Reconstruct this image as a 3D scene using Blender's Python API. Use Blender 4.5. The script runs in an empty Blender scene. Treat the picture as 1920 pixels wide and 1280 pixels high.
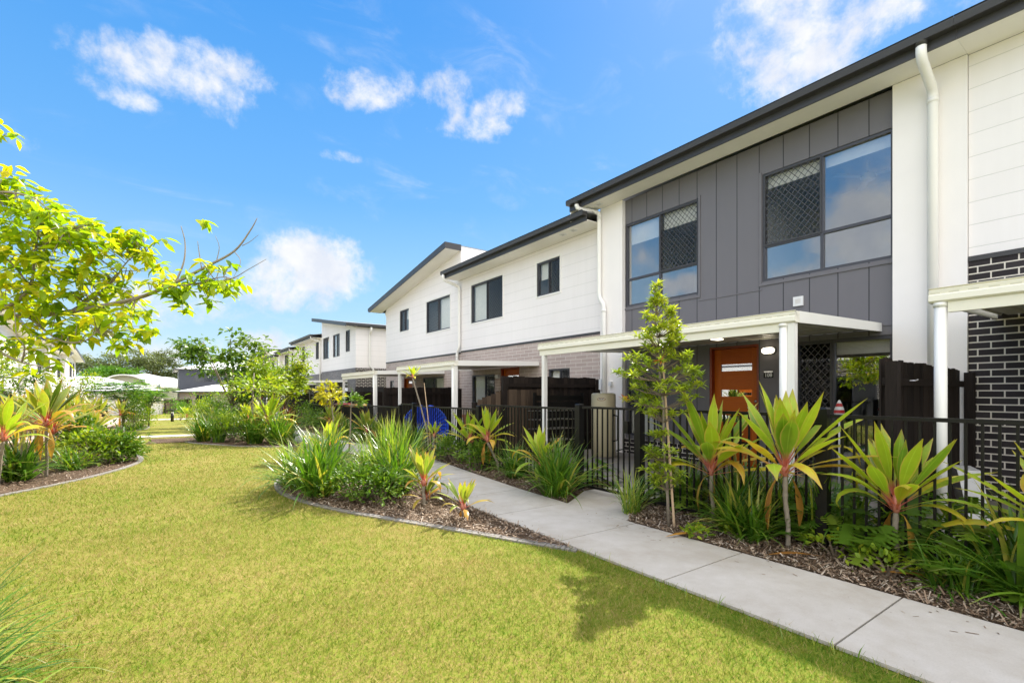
import bpy, bmesh, math, random
import numpy as np
from mathutils import Vector, Matrix
from math import sin, cos, pi, radians, sqrt, atan2

scene = bpy.context.scene
COL = scene.collection

# ------------------------------------------------------------------ camera
cam = bpy.data.cameras.new('camera')
cam.sensor_width = 36.0
cam.lens = 17.08
cam.shift_y = 0.05
cam.clip_start = 0.05
cam.clip_end = 3000
cam_o = bpy.data.objects.new('camera', cam)
COL.objects.link(cam_o)
cam_o.location = (0, 0, 1.35)
cam_o.rotation_euler = (radians(90), 0, radians(-35.424))
scene.camera = cam_o

# ------------------------------------------------------------------ light
SUN_DIR = Vector((0.86, 0.47, 1.0)).normalized()          # towards the sun
SKY_STRENGTH = 0.15
SUN_STRENGTH = 2.3
EXPOSURE = 2.3
sun = bpy.data.lights.new('sun', 'SUN')
sun.energy = SUN_STRENGTH
sun.angle = radians(0.5)
sun.color = (1.0, 0.94, 0.84)
sun_o = bpy.data.objects.new('sun', sun)
COL.objects.link(sun_o)
sun_o.location = (30, 15, 40)
sun_o.rotation_euler = SUN_DIR.to_track_quat('Z', 'Y').to_euler()

vs = scene.view_settings
vs.view_transform = 'Standard'
vs.look = 'None'
vs.gamma = 1.0
vs.exposure = EXPOSURE
vs.use_curve_mapping = False
scene.cycles.max_bounces = 9
scene.cycles.transparent_max_bounces = 16
scene.cycles.sample_clamp_indirect = 6.0
scene.cycles.caustics_reflective = False
scene.cycles.caustics_refractive = False

world = bpy.data.worlds.new('World')
scene.world = world
world.use_nodes = True


class NT:
    """small helper for writing node trees"""
    def __init__(self, tree):
        self.t = tree
        self.t.nodes.clear()

    def n(self, kind, **kw):
        node = self.t.nodes.new(kind)
        for k, v in kw.items():
            if k == 'inp':
                for i, val in v.items():
                    s = node.inputs[i]
                    if isinstance(val, bpy.types.NodeSocket):
                        self.t.links.new(val, s)
                    else:
                        s.default_value = val
            else:
                setattr(node, k, v)
        return node

    def link(self, a, b):
        self.t.links.new(a, b)

    def math(self, op, a, b=None, c=None, clamp=False):
        d = {0: a}
        if b is not None:
            d[1] = b
        if c is not None:
            d[2] = c
        return self.n('ShaderNodeMath', operation=op, use_clamp=clamp, inp=d).outputs[0]

    def vmath(self, op, a, b=None):
        d = {0: a}
        if b is not None:
            d[1] = b
        nd = self.n('ShaderNodeVectorMath', operation=op, inp=d)
        return nd.outputs['Value'] if op in ('DOT_PRODUCT', 'LENGTH') else nd.outputs[0]

    def rng(self, v, a, b, c=0.0, d=1.0, smooth=False):
        nd = self.n('ShaderNodeMapRange', inp={0: v, 1: a, 2: b, 3: c, 4: d})
        nd.clamp = True
        if smooth:
            nd.interpolation_type = 'SMOOTHSTEP'
        return nd.outputs[0]

    def mix(self, f, a, b, blend='MIX'):
        nd = self.n('ShaderNodeMix', data_type='RGBA', blend_type=blend)
        for i, val in ((0, f), (6, a), (7, b)):
            if isinstance(val, bpy.types.NodeSocket):
                self.t.links.new(val, nd.inputs[i])
            else:
                nd.inputs[i].default_value = val if i == 0 else (tuple(val) + (1.0,))[:4]
        return nd.outputs[2]

    def noise(self, vec, scale, detail=4.0, rough=0.55, dist=0.0, color=False):
        nd = self.n('ShaderNodeTexNoise', inp={'Scale': scale, 'Detail': detail, 'Roughness': rough, 'Distortion': dist})
        if vec is not None:
            self.link(vec, nd.inputs['Vector'])
        return nd.outputs['Color' if color else 'Fac']

    def ramp(self, fac, stops):
        nd = self.n('ShaderNodeValToRGB')
        cr = nd.color_ramp
        while len(cr.elements) < len(stops):
            cr.elements.new(0.5)
        for e, (p, c) in zip(cr.elements, stops):
            e.position = p
            e.color = (tuple(c) + (1.0,))[:4]
        self.link(fac, nd.inputs[0])
        return nd.outputs[0]


def build_world():
    T = NT(world.node_tree)
    tc = T.n('ShaderNodeTexCoord').outputs['Generated']
    d = T.vmath('NORMALIZE', tc)
    sky = T.n('ShaderNodeTexSky', sky_type='NISHITA', sun_disc=False)
    sky.sun_elevation = math.asin(SUN_DIR.z)
    sky.sun_rotation = atan2(SUN_DIR.x, SUN_DIR.y)
    sky.altitude = 20
    sky.air_density = 1.0
    sky.dust_density = 0.6
    sky.ozone_density = 2.2
    nish = T.n('ShaderNodeHueSaturation', inp={'Saturation': 1.3, 'Hue': 0.5, 'Value': 0.30, 'Color': sky.outputs[0]}).outputs[0]
    sep = T.n('ShaderNodeSeparateXYZ', inp={0: d})
    KK = 1.0 / (SKY_STRENGTH * 2 ** EXPOSURE)
    clear = T.ramp(T.math('MAXIMUM', sep.outputs[2], 0.0), [(p, (r_ * KK, g_ * KK, b_ * KK)) for p, (r_, g_, b_) in SKY_RAMP])
    skyc = T.mix(0.12, clear, nish)
    n1 = T.noise(d, 11.0, 9.0, 0.60, 0.3)
    n2 = T.noise(d, 34.0, 8.0, 0.65)
    nn = T.math('MULTIPLY_ADD', n2, 0.35, T.math('MULTIPLY', n1, 0.75))
    total = None
    for (cx, cy, cz), (hw, hh), amt in CLOUDS:
        c = Vector((cx, cy, cz)).normalized()
        r = c.cross(Vector((0, 0, 1))).normalized()
        u = r.cross(c).normalized()
        dc = T.math('MAXIMUM', T.vmath('DOT_PRODUCT', d, tuple(c)), 0.05)
        a = T.math('DIVIDE', T.vmath('DOT_PRODUCT', d, tuple(r)), dc)
        b = T.math('DIVIDE', T.vmath('DOT_PRODUCT', d, tuple(u)), dc)
        a = T.math('DIVIDE', a, hw)
        b = T.math('DIVIDE', b, hh)
        q = T.math('ADD', T.math('MULTIPLY', a, a), T.math('MULTIPLY', b, b))
        e = T.math('MULTIPLY', T.rng(q, 0.0, 1.7, 1.0, 0.0), amt)
        total = e if total is None else T.math('MAXIMUM', total, e)
    dens = T.math('ADD', total, T.math('MULTIPLY_ADD', nn, 2.7, -1.52))
    mask = T.math('MULTIPLY', T.rng(dens, 0.32, 1.15, 0.0, 1.0, True), T.rng(total, 0.05, 0.35))
    n3 = T.noise(d, 14.0, 6.0, 0.55)
    ccol = T.mix(T.rng(n3, 0.36, 0.62), (CLOUD * 0.80, CLOUD * 0.84, CLOUD * 0.93), (CLOUD, CLOUD, CLOUD))
    # faint high wisps
    wv = T.n('ShaderNodeMapping', inp={0: d, 2: (0.0, 0.0, 0.5), 3: (2.2, 7.0, 9.0)}).outputs[0]
    wisp = T.math('MULTIPLY', T.rng(T.noise(wv, 1.6, 8.0, 0.62, 0.8), 0.50, 0.78, 0.0, 0.30, True), T.rng(n1, 0.40, 0.62))
    skyc = T.mix(wisp, skyc, (CLOUD * 0.95, CLOUD * 0.97, CLOUD))
    # unseen bright cloud added overhead and behind the photographer to fill the shaded fronts
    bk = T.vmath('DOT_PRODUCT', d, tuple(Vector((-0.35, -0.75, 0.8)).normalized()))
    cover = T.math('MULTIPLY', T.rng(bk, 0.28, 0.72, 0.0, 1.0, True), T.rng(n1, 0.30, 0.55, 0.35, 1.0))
    base = T.mix(cover, skyc, (CLOUD * BACK_FILL, CLOUD * BACK_FILL * 0.985, CLOUD * BACK_FILL * 0.965))
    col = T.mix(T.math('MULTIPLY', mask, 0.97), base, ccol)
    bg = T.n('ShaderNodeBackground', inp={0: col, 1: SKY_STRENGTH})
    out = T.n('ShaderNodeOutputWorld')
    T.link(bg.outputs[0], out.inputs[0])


CLOUD = 1.04 / (SKY_STRENGTH * 2 ** EXPOSURE)
BACK_FILL = 3.1  # brightness gain of the added fill cloud
SKY_RAMP = [(0.0, (0.68, 0.88, 1.0)), (0.08, (0.57, 0.82, 1.0)), (0.2, (0.37, 0.69, 1.0)), (0.35, (0.18, 0.51, 1.0)), (0.6, (0.075, 0.37, 0.93)), (1.0, (0.04, 0.26, 0.80))]
# direction, (half width, half height) as tangents, amount
CLOUDS = [
    ((0.16, 12.16, 7.84), (0.125, 0.040), 1.0), ((-0.11, 12.35, 8.33), (0.045, 0.035), 0.95), ((0.61, 11.84, 8.11), (0.06, 0.035), 0.9), ((1.37, 11.30, 7.89), (0.055, 0.032), 0.9),
    ((-0.96, 12.95, 7.78), (0.055, 0.032), 0.85), ((-0.60, 12.70, 7.45), (0.05, 0.022), 0.8), ((1.14, 11.46, 7.18), (0.03, 0.03), 0.62),
    ((3.38, 9.87, 7.56), (0.085, 0.036), 0.84), ((4.01, 9.42, 7.67), (0.05, 0.026), 0.72), ((4.59, 9.01, 7.54), (0.055, 0.042), 0.84), ((5.17, 8.59, 6.90), (0.095, 0.036), 0.84), ((5.71, 8.21, 7.23), (0.05, 0.03), 0.7),
    ((2.93, 10.18, 6.20), (0.05, 0.012), 0.6),
    ((2.58, 10.44, 4.00), (0.105, 0.06), 1.15), ((1.95, 10.88, 3.61), (0.12, 0.055), 1.0), ((0.16, 12.16, 3.17), (0.12, 0.045), 0.85),
    ((10.54, 4.78, 8.77), (0.11, 0.11), 0.95), ((11.61, 4.01, 9.21), (0.11, 0.06), 0.8), ((10.45, 4.84, 7.78), (0.08, 0.07), 0.65), ((13.31, 2.80, 9.34), (0.07, 0.03), 0.5),
    ((0.07, 12.22, 2.13), (0.13, 0.035), 0.8), ((1.73, 11.04, 2.29), (0.06, 0.035), 0.95), ((0.97, 11.58, 2.24), (0.06, 0.03), 0.75),
    ((-2.42, 13.99, 6.52), (0.025, 0.02), 0.6),
]
# clouds of the sky behind the photographer (seen mirrored in the window panes)
_mir = lambda v: (-v[0], v[1], v[2] - 1.35)
CLOUDS = [((c[0], c[1], c[2] - 1.35), s, a) for c, s, a in CLOUDS] + [
    (_mir((12.06, 3.70, 4.60)), (0.12, 0.11), 1.2), (_mir((10.45, 4.84, 3.72)), (0.08, 0.035), 1.1),
    (_mir((8.70, 6.08, 3.50)), (0.09, 0.03), 1.1), (_mir((8.08, 6.53, 4.16)), (0.10, 0.07), 0.6),
    ((-0.8, -0.5, 0.45), (0.4, 0.16), 1.0), ((-0.3, -0.9, 0.6), (0.4, 0.2), 0.9), ((0.5, -0.8, 0.4), (0.4, 0.16), 1.0),
]
build_world()

# ------------------------------------------------------------------ materials
def new_mat(name):
    m = bpy.data.materials.new(name)
    m.use_nodes = True
    return m, NT(m.node_tree)


def finish(T, shader):
    o = T.n('ShaderNodeOutputMaterial')
    T.link(shader, o.inputs[0])


def principled(T, color, rough=0.6, spec=0.4, metal=0.0, normal=None):
    p = T.n('ShaderNodeBsdfPrincipled')
    for k, v in (('Base Color', color), ('Roughness', rough), ('Specular IOR Level', spec), ('Metallic', metal)):
        if isinstance(v, bpy.types.NodeSocket):
            T.link(v, p.inputs[k])
        else:
            p.inputs[k].default_value = (tuple(v) + (1.0,))[:4] if k == 'Base Color' else v
    if normal is not None:
        T.link(normal, p.inputs['Normal'])
    return p.outputs[0]


def bump(T, h, strength=0.3, dist=0.01):
    return T.n('ShaderNodeBump', inp={'Strength': strength, 'Distance': dist, 'Height': h}).outputs[0]


def mottled(name, color, var=0.06, scale=3.0, rough=0.6, spec=0.35, fine=60.0, bstr=0.08):
    m, T = new_mat(name)
    o = T.n('ShaderNodeTexCoord').outputs['Object']
    a = T.noise(o, scale, 5.0)
    b = T.noise(o, fine, 3.0)
    f = T.math('ADD', T.math('MULTIPLY', a, 0.7), T.math('MULTIPLY', b, 0.3))
    lo = tuple(c * (1 - var * 1.6) for c in color)
    hi = tuple(min(1, c * (1 + var * 1.4)) for c in color)
    c = T.mix(T.rng(f, 0.3, 0.7), lo, hi)
    finish(T, principled(T, c, rough, spec, normal=bump(T, b, bstr, 0.004)))
    return m


def groove_mat(name, color, axis, pitch, width, dark, rough=0.55, offset=0.0, bstr=0.05):
    """painted sheet cladding with regular board joints"""
    m, T = new_mat(name)
    o = T.n('ShaderNodeTexCoord').outputs['Object']
    s = T.n('ShaderNodeSeparateXYZ', inp={0: o})
    v = s.outputs[2] if axis == 'z' else T.math('ADD', s.outputs[0], s.outputs[1])
    v = T.math('ADD', v, 100.0 + offset)
    fr = T.math('FRACT', T.math('DIVIDE', v, pitch))
    dd = T.math('MULTIPLY', T.math('ABSOLUTE', T.math('SUBTRACT', fr, 0.5)), pitch)
    g = T.rng(T.math('SUBTRACT', pitch / 2, dd), width * 0.5, width, 1.0, 0.0)
    n = T.noise(o, 1.3, 6.0, 0.6)
    n2 = T.noise(o, 45.0, 3.0)
    st = T.n('ShaderNodeMapping', inp={0: o, 3: (6.0, 6.0, 0.5)}).outputs[0]
    n3 = T.noise(st, 1.5, 4.0)
    c = T.mix(T.rng(T.math('MULTIPLY_ADD', n3, 0.5, T.math('MULTIPLY', n, 0.5)), 0.3, 0.7), tuple(x * 0.945 for x in color), color)
    stn = T.math('MULTIPLY', T.rng(T.noise(T.n('ShaderNodeMapping', inp={0: o, 3: (3.0, 3.0, 0.28)}).outputs[0], 1.2, 7.0, 0.7), 0.52, 0.75), 0.09)
    c = T.mix(stn, c, tuple(x * y for x, y in zip(color, (0.72, 0.68, 0.60))))
    pn = T.math('FRACT', T.math('SINE', T.math('MULTIPLY', T.math('FLOOR', T.math('DIVIDE', v, pitch)), 12.9898)))
    c = T.mix(T.math('MULTIPLY', T.math('ABSOLUTE', pn), 0.05), c, tuple(x * 0.75 for x in color))
    c = T.mix(g, c, dark)
    h = T.math('SUBTRACT', T.math('MULTIPLY', n2, 0.15), g)
    finish(T, principled(T, c, rough, 0.35, normal=bump(T, h, 0.5, 0.004)))
    return m


def brick_mat(name, c1, c2, mortar, bw=0.24, bh=0.086, mw=0.010, rough=0.75):
    m, T = new_mat(name)
    o = T.n('ShaderNodeTexCoord').outputs['Object']
    s = T.n('ShaderNodeSeparateXYZ', inp={0: o})
    u = T.math('ADD', T.math('ADD', s.outputs[0], s.outputs[1]), 100.03)
    v = T.n('ShaderNodeCombineXYZ', inp={0: u, 1: s.outputs[2], 2: 0.0}).outputs[0]
    br = T.n('ShaderNodeTexBrick', inp={'Vector': v, 'Color1': c1 + (1,), 'Color2': c2 + (1,), 'Mortar': mortar + (1,),
                                      'Scale': 1.0, 'Mortar Size': mw / 2, 'Mortar Smooth': 0.15, 'Bias': 0.0,
                                      'Brick Width': bw, 'Row Height': bh})
    br.offset = 0.5
    n = T.noise(o, 70.0, 4.0)
    n2 = T.noise(o, 1.7, 5.0)
    c = T.mix(0.35, br.outputs[0], T.mix(n, (0.0, 0.0, 0.0), (1, 1, 1)), 'SOFT_LIGHT')
    c = T.mix(0.25, c, T.mix(n2, (0.2, 0.2, 0.2), (0.8, 0.8, 0.8)), 'SOFT_LIGHT')
    h = T.math('SUBTRACT', T.math('MULTIPLY', n, 0.3), br.outputs[1])
    finish(T, principled(T, c, rough, 0.25, normal=bump(T, h, 0.6, 0.006)))
    return m


def plain(name, color, rough=0.5, spec=0.4, metal=0.0):
    m, T = new_mat(name)
    o = T.n('ShaderNodeTexCoord').outputs['Object']
    n = T.noise(o, 8.0, 4.0)
    c = T.mix(T.rng(n, 0.3, 0.7), tuple(x * 0.92 for x in color), color)
    finish(T, principled(T, c, rough, spec, metal))
    return m


def timber_mat(name, c1, c2, axis_scale, rough=0.6, spec=0.3):
    m, T = new_mat(name)
    o = T.n('ShaderNodeTexCoord').outputs['Object']
    mp = T.n('ShaderNodeMapping', inp={0: o, 3: axis_scale}).outputs[0]
    n = T.noise(mp, 6.0, 6.0, 0.65, 0.6)
    isl = T.n('ShaderNodeAttribute', attribute_name='leafdata')
    sp = T.n('ShaderNodeSeparateColor', inp={0: isl.outputs['Color']})
    f = T.math('MULTIPLY_ADD', sp.outputs[0], 0.45, T.math('MULTIPLY', n, 0.75))
    c = T.mix(T.rng(f, 0.25, 0.95), c1, c2)
    finish(T, principled(T, c, rough, spec, normal=bump(T, n, 0.25, 0.004)))
    return m


def leaf_mat(name, stops, trans=0.4, rough=0.38, spec=0.45, base_col=None, base_t=0.2, edge=None, tip=None, tcol=1.35):
    """foliage: colour varies leaf by leaf (R of leafdata), along the leaf (G) and towards its margin (B)"""
    m, T = new_mat(name)
    a = T.n('ShaderNodeAttribute', attribute_name='leafdata')
    sp = T.n('ShaderNodeSeparateColor', inp={0: a.outputs['Color']})
    o = T.n('ShaderNodeTexCoord').outputs['Object']
    n = T.noise(o, 9.0, 3.0)
    c = T.ramp(T.math('MULTIPLY_ADD', T.math('SUBTRACT', n, 0.5), 0.35, sp.outputs[0]), stops)
    if base_col is not None:
        blot = T.rng(T.noise(o, 34.0, 4.0, 0.7), 0.60, 0.72)
        c = T.mix(T.math('MULTIPLY', blot, T.rng(sp.outputs[1], 0.3, 0.9, 0.1, 0.6)), c, (0.30, 0.20, 0.07))
        streak = T.noise(T.n('ShaderNodeMapping', inp={0: a.outputs['Color'], 3: (40.0, 1.0, 22.0)}).outputs[0], 1.0, 2.0)
        c = T.mix(T.math('MULTIPLY', streak, 0.35), c, tuple(x * 0.6 for x in stops[1][1]))
        c = T.mix(T.rng(sp.outputs[2], 0.10, 0.0, 0.0, 0.45), c, tuple(min(1, x * 1.5 + 0.05) for x in stops[1][1]))
    if edge is not None:
        c = T.mix(T.math('MULTIPLY', T.rng(sp.outputs[2], 0.78, 1.0), 0.7), c, edge)
    if tip is not None:
        c = T.mix(T.math('MULTIPLY', T.rng(sp.outputs[1], 0.8, 1.0), 0.8), c, tip)
    if base_col is not None:
        c = T.mix(T.rng(sp.outputs[1], base_t * 0.55, base_t * 1.3, 1.0, 0.0), c, base_col)
    p = principled(T, c, rough, spec)
    tr = T.n('ShaderNodeBsdfTranslucent')
    tcl = T.mix(1.0, c, (tcol, tcol * 1.0, tcol * 0.45), 'MULTIPLY')
    T.link(tcl, tr.inputs[0])
    mx = T.n('ShaderNodeMixShader', inp={0: trans})
    T.link(p, mx.inputs[1])
    T.link(tr.outputs[0], mx.inputs[2])
    finish(T, mx.outputs[0])
    return m


def glass_mat(name, tint=(0.75, 0.8, 0.82), refl=0.3):
    m, T = new_mat(name)
    ge = T.n('ShaderNodeNewGeometry')
    cs = T.math('ABSOLUTE', T.vmath('DOT_PRODUCT', ge.outputs['Incoming'], ge.outputs['Normal']))
    sch = T.math('POWER', T.math('SUBTRACT', 1.0, cs, clamp=True), 5.0)
    f = T.math('ADD', T.math('MULTIPLY', sch, 0.9), refl, clamp=True)
    tr = T.n('ShaderNodeBsdfTransparent', inp={0: tint + (1,)})
    o = T.n('ShaderNodeTexCoord').outputs['Object']
    nb = bump(T, T.noise(o, 0.9, 1.0), 0.02, 0.02)
    gl = T.n('ShaderNodeBsdfGlossy', inp={0: (0.92, 0.95, 1.0, 1), 'Roughness': 0.0, 'Normal': nb})
    mx = T.n('ShaderNodeMixShader', inp={0: f})
    T.link(tr.outputs[0], mx.inputs[1])
    T.link(gl.outputs[0], mx.inputs[2])
    finish(T, mx.outputs[0])
    return m


def emit_mat(name, color, strength):
    m, T = new_mat(name)
    e = T.n('ShaderNodeEmission', inp={0: color + (1,), 1: strength})
    finish(T, e.outputs[0])
    return m


def grass_nodes(T):
    g = T.n('ShaderNodeNewGeometry').outputs['Position']
    big = T.noise(g, 0.7, 3.0, 0.6)
    mid = T.noise(g, 6.5, 6.0, 0.72)
    fin = T.noise(g, 38.0, 3.0, 0.7)
    f = T.math('MULTIPLY_ADD', mid, 0.34, T.math('MULTIPLY_ADD', fin, 0.42, T.math('MULTIPLY', big, 0.32)))
    # lusher growth in the strip along the path
    sx = T.n('ShaderNodeSeparateXYZ', inp={0: g})
    lush = T.math('MULTIPLY', T.rng(sx.outputs[0], 1.9, 2.7, 0.0, 0.085, True), T.rng(sx.outputs[1], 3.4, 5.0, 1.0, 0.0))
    return g, T.math('SUBTRACT', f, lush)


def lawn_mat():
    m, T = new_mat('lawn_turf')
    g, f = grass_nodes(T)
    fine = T.noise(g, 55.0, 4.0, 0.7)
    vfine = T.noise(g, 240.0, 2.0, 0.7)
    k = T.math('MULTIPLY_ADD', fine, 0.45, T.math('MULTIPLY', f, 0.75))
    c = T.ramp(k, [(0.37, (0.05, 0.11, 0.006)), (0.51, (0.105, 0.165, 0.012)), (0.61, (0.18, 0.19, 0.027)), (0.75, (0.29, 0.215, 0.08))])
    c = T.mix(0.5, c, T.mix(vfine, (0.05, 0.05, 0.05), (0.95, 0.95, 0.95)), 'SOFT_LIGHT')
    finish(T, principled(T, c, 0.85, 0.1, normal=bump(T, T.math('ADD', fine, vfine), 0.5, 0.02)))
    return m


def blade_mat():
    m, T = new_mat('grass_blade')
    g, f = grass_nodes(T)
    a = T.n('ShaderNodeAttribute', attribute_name='leafdata')
    sp = T.n('ShaderNodeSeparateColor', inp={0: a.outputs['Color']})
    k = T.math('MULTIPLY_ADD', sp.outputs[0], 0.42, T.math('MULTIPLY', f, 0.75))
    c = T.ramp(k, [(0.36, (0.05, 0.125, 0.006)), (0.505, (0.135, 0.21, 0.013)), (0.62, (0.25, 0.255, 0.034)), (0.76, (0.45, 0.33, 0.14))])
    p = principled(T, c, 0.6, 0.15)
    tr = T.n('ShaderNodeBsdfTranslucent')
    T.link(c, tr.inputs[0])
    mx = T.n('ShaderNodeMixShader', inp={0: 0.4})
    T.link(p, mx.inputs[1])
    T.link(tr.outputs[0], mx.inputs[2])
    finish(T, mx.outputs[0])
    return m


def concrete_mat(name, col):
    m, T = new_mat(name)
    g = T.n('ShaderNodeNewGeometry').outputs['Position']
    a = T.noise(g, 1.1, 6.0, 0.6, 0.4)
    b = T.noise(g, 7.0, 6.0, 0.65)
    c0 = T.noise(g, 120.0, 3.0)
    vor = T.n('ShaderNodeTexVoronoi', inp={'Vector': g, 'Scale': 16.0})
    pit = T.rng(vor.outputs['Distance'], 0.05, 0.09, 0.5, 0.0)
    c = T.mix(T.rng(T.math('MULTIPLY_ADD', b, 0.35, T.math('MULTIPLY', a, 0.65)), 0.38, 0.62), tuple(x * y for x, y in zip(col, (0.80, 0.77, 0.72))), col)
    c = T.mix(T.math('MULTIPLY', T.rng(c0, 0.45, 0.75), 0.16), c, (0.2, 0.18, 0.15))
    c = T.mix(T.math('MULTIPLY', pit, T.rng(T.noise(g, 2.0, 2.0), 0.5, 0.62)), c, (0.1, 0.09, 0.08))
    finish(T, principled(T, c, 0.85, 0.2, normal=bump(T, T.math('ADD', c0, T.math('MULTIPLY', b, 0.8)), 0.25, 0.004)))
    return m


def mulch_mat():
    m, T = new_mat('mulch')
    g = T.n('ShaderNodeNewGeometry').outputs['Position']
    mp = T.n('ShaderNodeMapping', inp={0: g, 3: (1.0, 2.2, 1.0), 2: (0, 0, 0.6)}).outputs[0]
    a = T.noise(mp, 26.0, 6.0, 0.75, 1.2)
    b = T.noise(g, 2.0, 4.0)
    v = T.n('ShaderNodeTexVoronoi', inp={'Vector': mp, 'Scale': 34.0})
    k = T.math('MULTIPLY_ADD', a, 0.7, T.math('MULTIPLY', b, 0.3))
    c = T.ramp(k, [(0.3, (0.035, 0.022, 0.014)), (0.5, (0.12, 0.078, 0.05)), (0.68, (0.26, 0.19, 0.135)), (0.8, (0.38, 0.32, 0.26))])
    finish(T, principled(T, c, 0.9, 0.15, normal=bump(T, T.math('ADD', a, v.outputs['Distance']), 0.9, 0.03)))
    return m


M = {}
M['white_clad'] = groove_mat('white_cladding', (0.83, 0.795, 0.785), 'z', 0.285, 0.0055, (0.60, 0.585, 0.56))
M['white_render'] = mottled('white_render', (0.82, 0.785, 0.765), 0.025, 1.2, 0.7, 0.3, 90.0, 0.1)
M['soffit'] = mottled('soffit_paint', (0.86, 0.83, 0.77), 0.02, 2.0, 0.7, 0.3)
M['grey_board'] = groove_mat('grey_boards', (0.148, 0.142, 0.156), 'y', 0.40, 0.010, (0.035, 0.035, 0.04), 0.5, 0.12)
M['grey_trim'] = plain('grey_trim', (0.150, 0.144, 0.158), 0.5)
M['brick_dark'] = brick_mat('dark_brick', (0.022, 0.018, 0.020), (0.040, 0.034, 0.036), (0.66, 0.61, 0.54), 0.24, 0.086, 0.016)
M['brick_pink'] = brick_mat('pink_brick', (0.37, 0.30, 0.275), (0.44, 0.36, 0.33), (0.62, 0.57, 0.52), 0.39, 0.095, 0.012)
M['brick_grey'] = brick_mat('grey_brick', (0.14, 0.135, 0.14), (0.20, 0.19, 0.195), (0.33, 0.31, 0.30))
M['charcoal'] = plain('charcoal_steel', (0.045, 0.043, 0.045), 0.42, 0.5)
M['frame'] = plain('window_frame', (0.055, 0.055, 0.068), 0.4, 0.5)
M['black'] = plain('black_powdercoat', (0.006, 0.0055, 0.005), 0.4, 0.3)
M['meshwire'] = plain('security_mesh', (0.05, 0.05, 0.055), 0.45, 0.4)
M['cream'] = mottled('cream_steel', (0.80, 0.77, 0.66), 0.02, 3.0, 0.4, 0.45, 60.0, 0.0)


def slotted_gutter():
    m, T = new_mat('cream_slotted_gutter')
    o = T.n('ShaderNodeTexCoord').outputs['Object']
    s = T.n('ShaderNodeSeparateXYZ', inp={0: o})
    fr = T.math('FRACT', T.math('DIVIDE', T.math('ADD', s.outputs[1], 100.0), 0.13))
    on = T.math('MULTIPLY', T.rng(T.math('ABSOLUTE', T.math('SUBTRACT', fr, 0.5)), 0.26, 0.28, 1.0, 0.0), T.rng(T.math('ABSOLUTE', T.math('ADD', s.outputs[2], 0.046)), 0.0035, 0.0045, 1.0, 0.0))
    c = T.mix(T.math('MULTIPLY', on, 0.35), (0.82, 0.79, 0.69), (0.2, 0.18, 0.12))
    finish(T, principled(T, c, 0.4, 0.45))
    return m


M['cream_gutter'] = slotted_gutter()
M['white_paint'] = mottled('white_paint', (0.80, 0.785, 0.75), 0.02, 2.0, 0.5, 0.4, 60.0, 0.02)
M['roof_white'] = groove_mat('pale_roof_steel', (0.74, 0.73, 0.70), 'y', 0.2, 0.02, (0.6, 0.6, 0.58), 0.4)
M['roof_grey'] = groove_mat('grey_roof_steel', (0.30, 0.30, 0.31), 'y', 0.2, 0.02, (0.22, 0.22, 0.23), 0.4)
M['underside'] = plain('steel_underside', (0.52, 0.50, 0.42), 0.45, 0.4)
M['glass'] = glass_mat('window_glass', (0.97, 0.98, 0.98), 0.20)
M['glass_slider'] = glass_mat('slider_glass', (0.95, 0.96, 0.96), 0.14)
M['glass_small'] = glass_mat('clear_glass', (0.97, 0.98, 0.98), 0.03)
M['glass_screen'] = glass_mat('screened_glass', (0.93, 0.94, 0.94), 0.02)
M['glass_far'] = glass_mat('door_glass', (0.55, 0.6, 0.6), 0.28)
M['blind'] = plain('roller_blind', (0.72, 0.70, 0.64), 0.8, 0.2)
M['interior'] = plain('room_paint', (0.62, 0.60, 0.57), 0.8, 0.2)
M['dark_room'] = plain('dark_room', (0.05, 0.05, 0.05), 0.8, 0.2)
M['door'] = timber_mat('door_timber', (0.27, 0.040, 0.004), (0.52, 0.125, 0.010), (1.0, 1.2, 22.0), 0.42, 0.2)
M['door_v'] = timber_mat('door_stile_timber', (0.30, 0.048, 0.004), (0.55, 0.14, 0.011), (14.0, 14.0, 1.0), 0.42, 0.2)
M['door_red'] = timber_mat('door_frame_timber', (0.18, 0.026, 0.006), (0.32, 0.055, 0.012), (14.0, 14.0, 1.0), 0.35, 0.4)
M['paling'] = timber_mat('dark_paling', (0.006, 0.0042, 0.0036), (0.032, 0.022, 0.017), (9.0, 9.0, 0.7), 0.7, 0.2)
M['paling_worn'] = timber_mat('worn_paling', (0.018, 0.012, 0.009), (0.13, 0.09, 0.06), (9.0, 9.0, 0.7), 0.75, 0.2)
M['steel'] = plain('brushed_steel', (0.6, 0.6, 0.6), 0.28, 0.5, 1.0)
M['heater'] = mottled('heater_paint', (0.50, 0.44, 0.29), 0.03, 2.0, 0.35, 0.5, 60.0, 0.0)
M['blue_plastic'] = plain('blue_plastic', (0.015, 0.09, 0.72), 0.3, 0.5)
M['white_plastic'] = plain('white_plastic', (0.72, 0.72, 0.72), 0.4, 0.5)
M['lamp'] = emit_mat('lamp_diffuser', (1.0, 0.88, 0.66), 2.2)
M['downlight'] = emit_mat('downlight_lens', (1.0, 0.9, 0.7), 1.6)
M['lawn'] = lawn_mat()
M['blade'] = blade_mat()
M['concrete'] = concrete_mat('path_concrete', (0.475, 0.44, 0.40))
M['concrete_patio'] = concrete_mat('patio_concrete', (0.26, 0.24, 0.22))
M['edging'] = concrete_mat('edging_concrete', (0.25, 0.235, 0.225))
M['pinkpath'] = concrete_mat('pink_path', (0.46, 0.36, 0.31))
M['mulch'] = mulch_mat()
M['joint'] = plain('joint_filler', (0.05, 0.045, 0.04), 0.9, 0.1)
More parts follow.
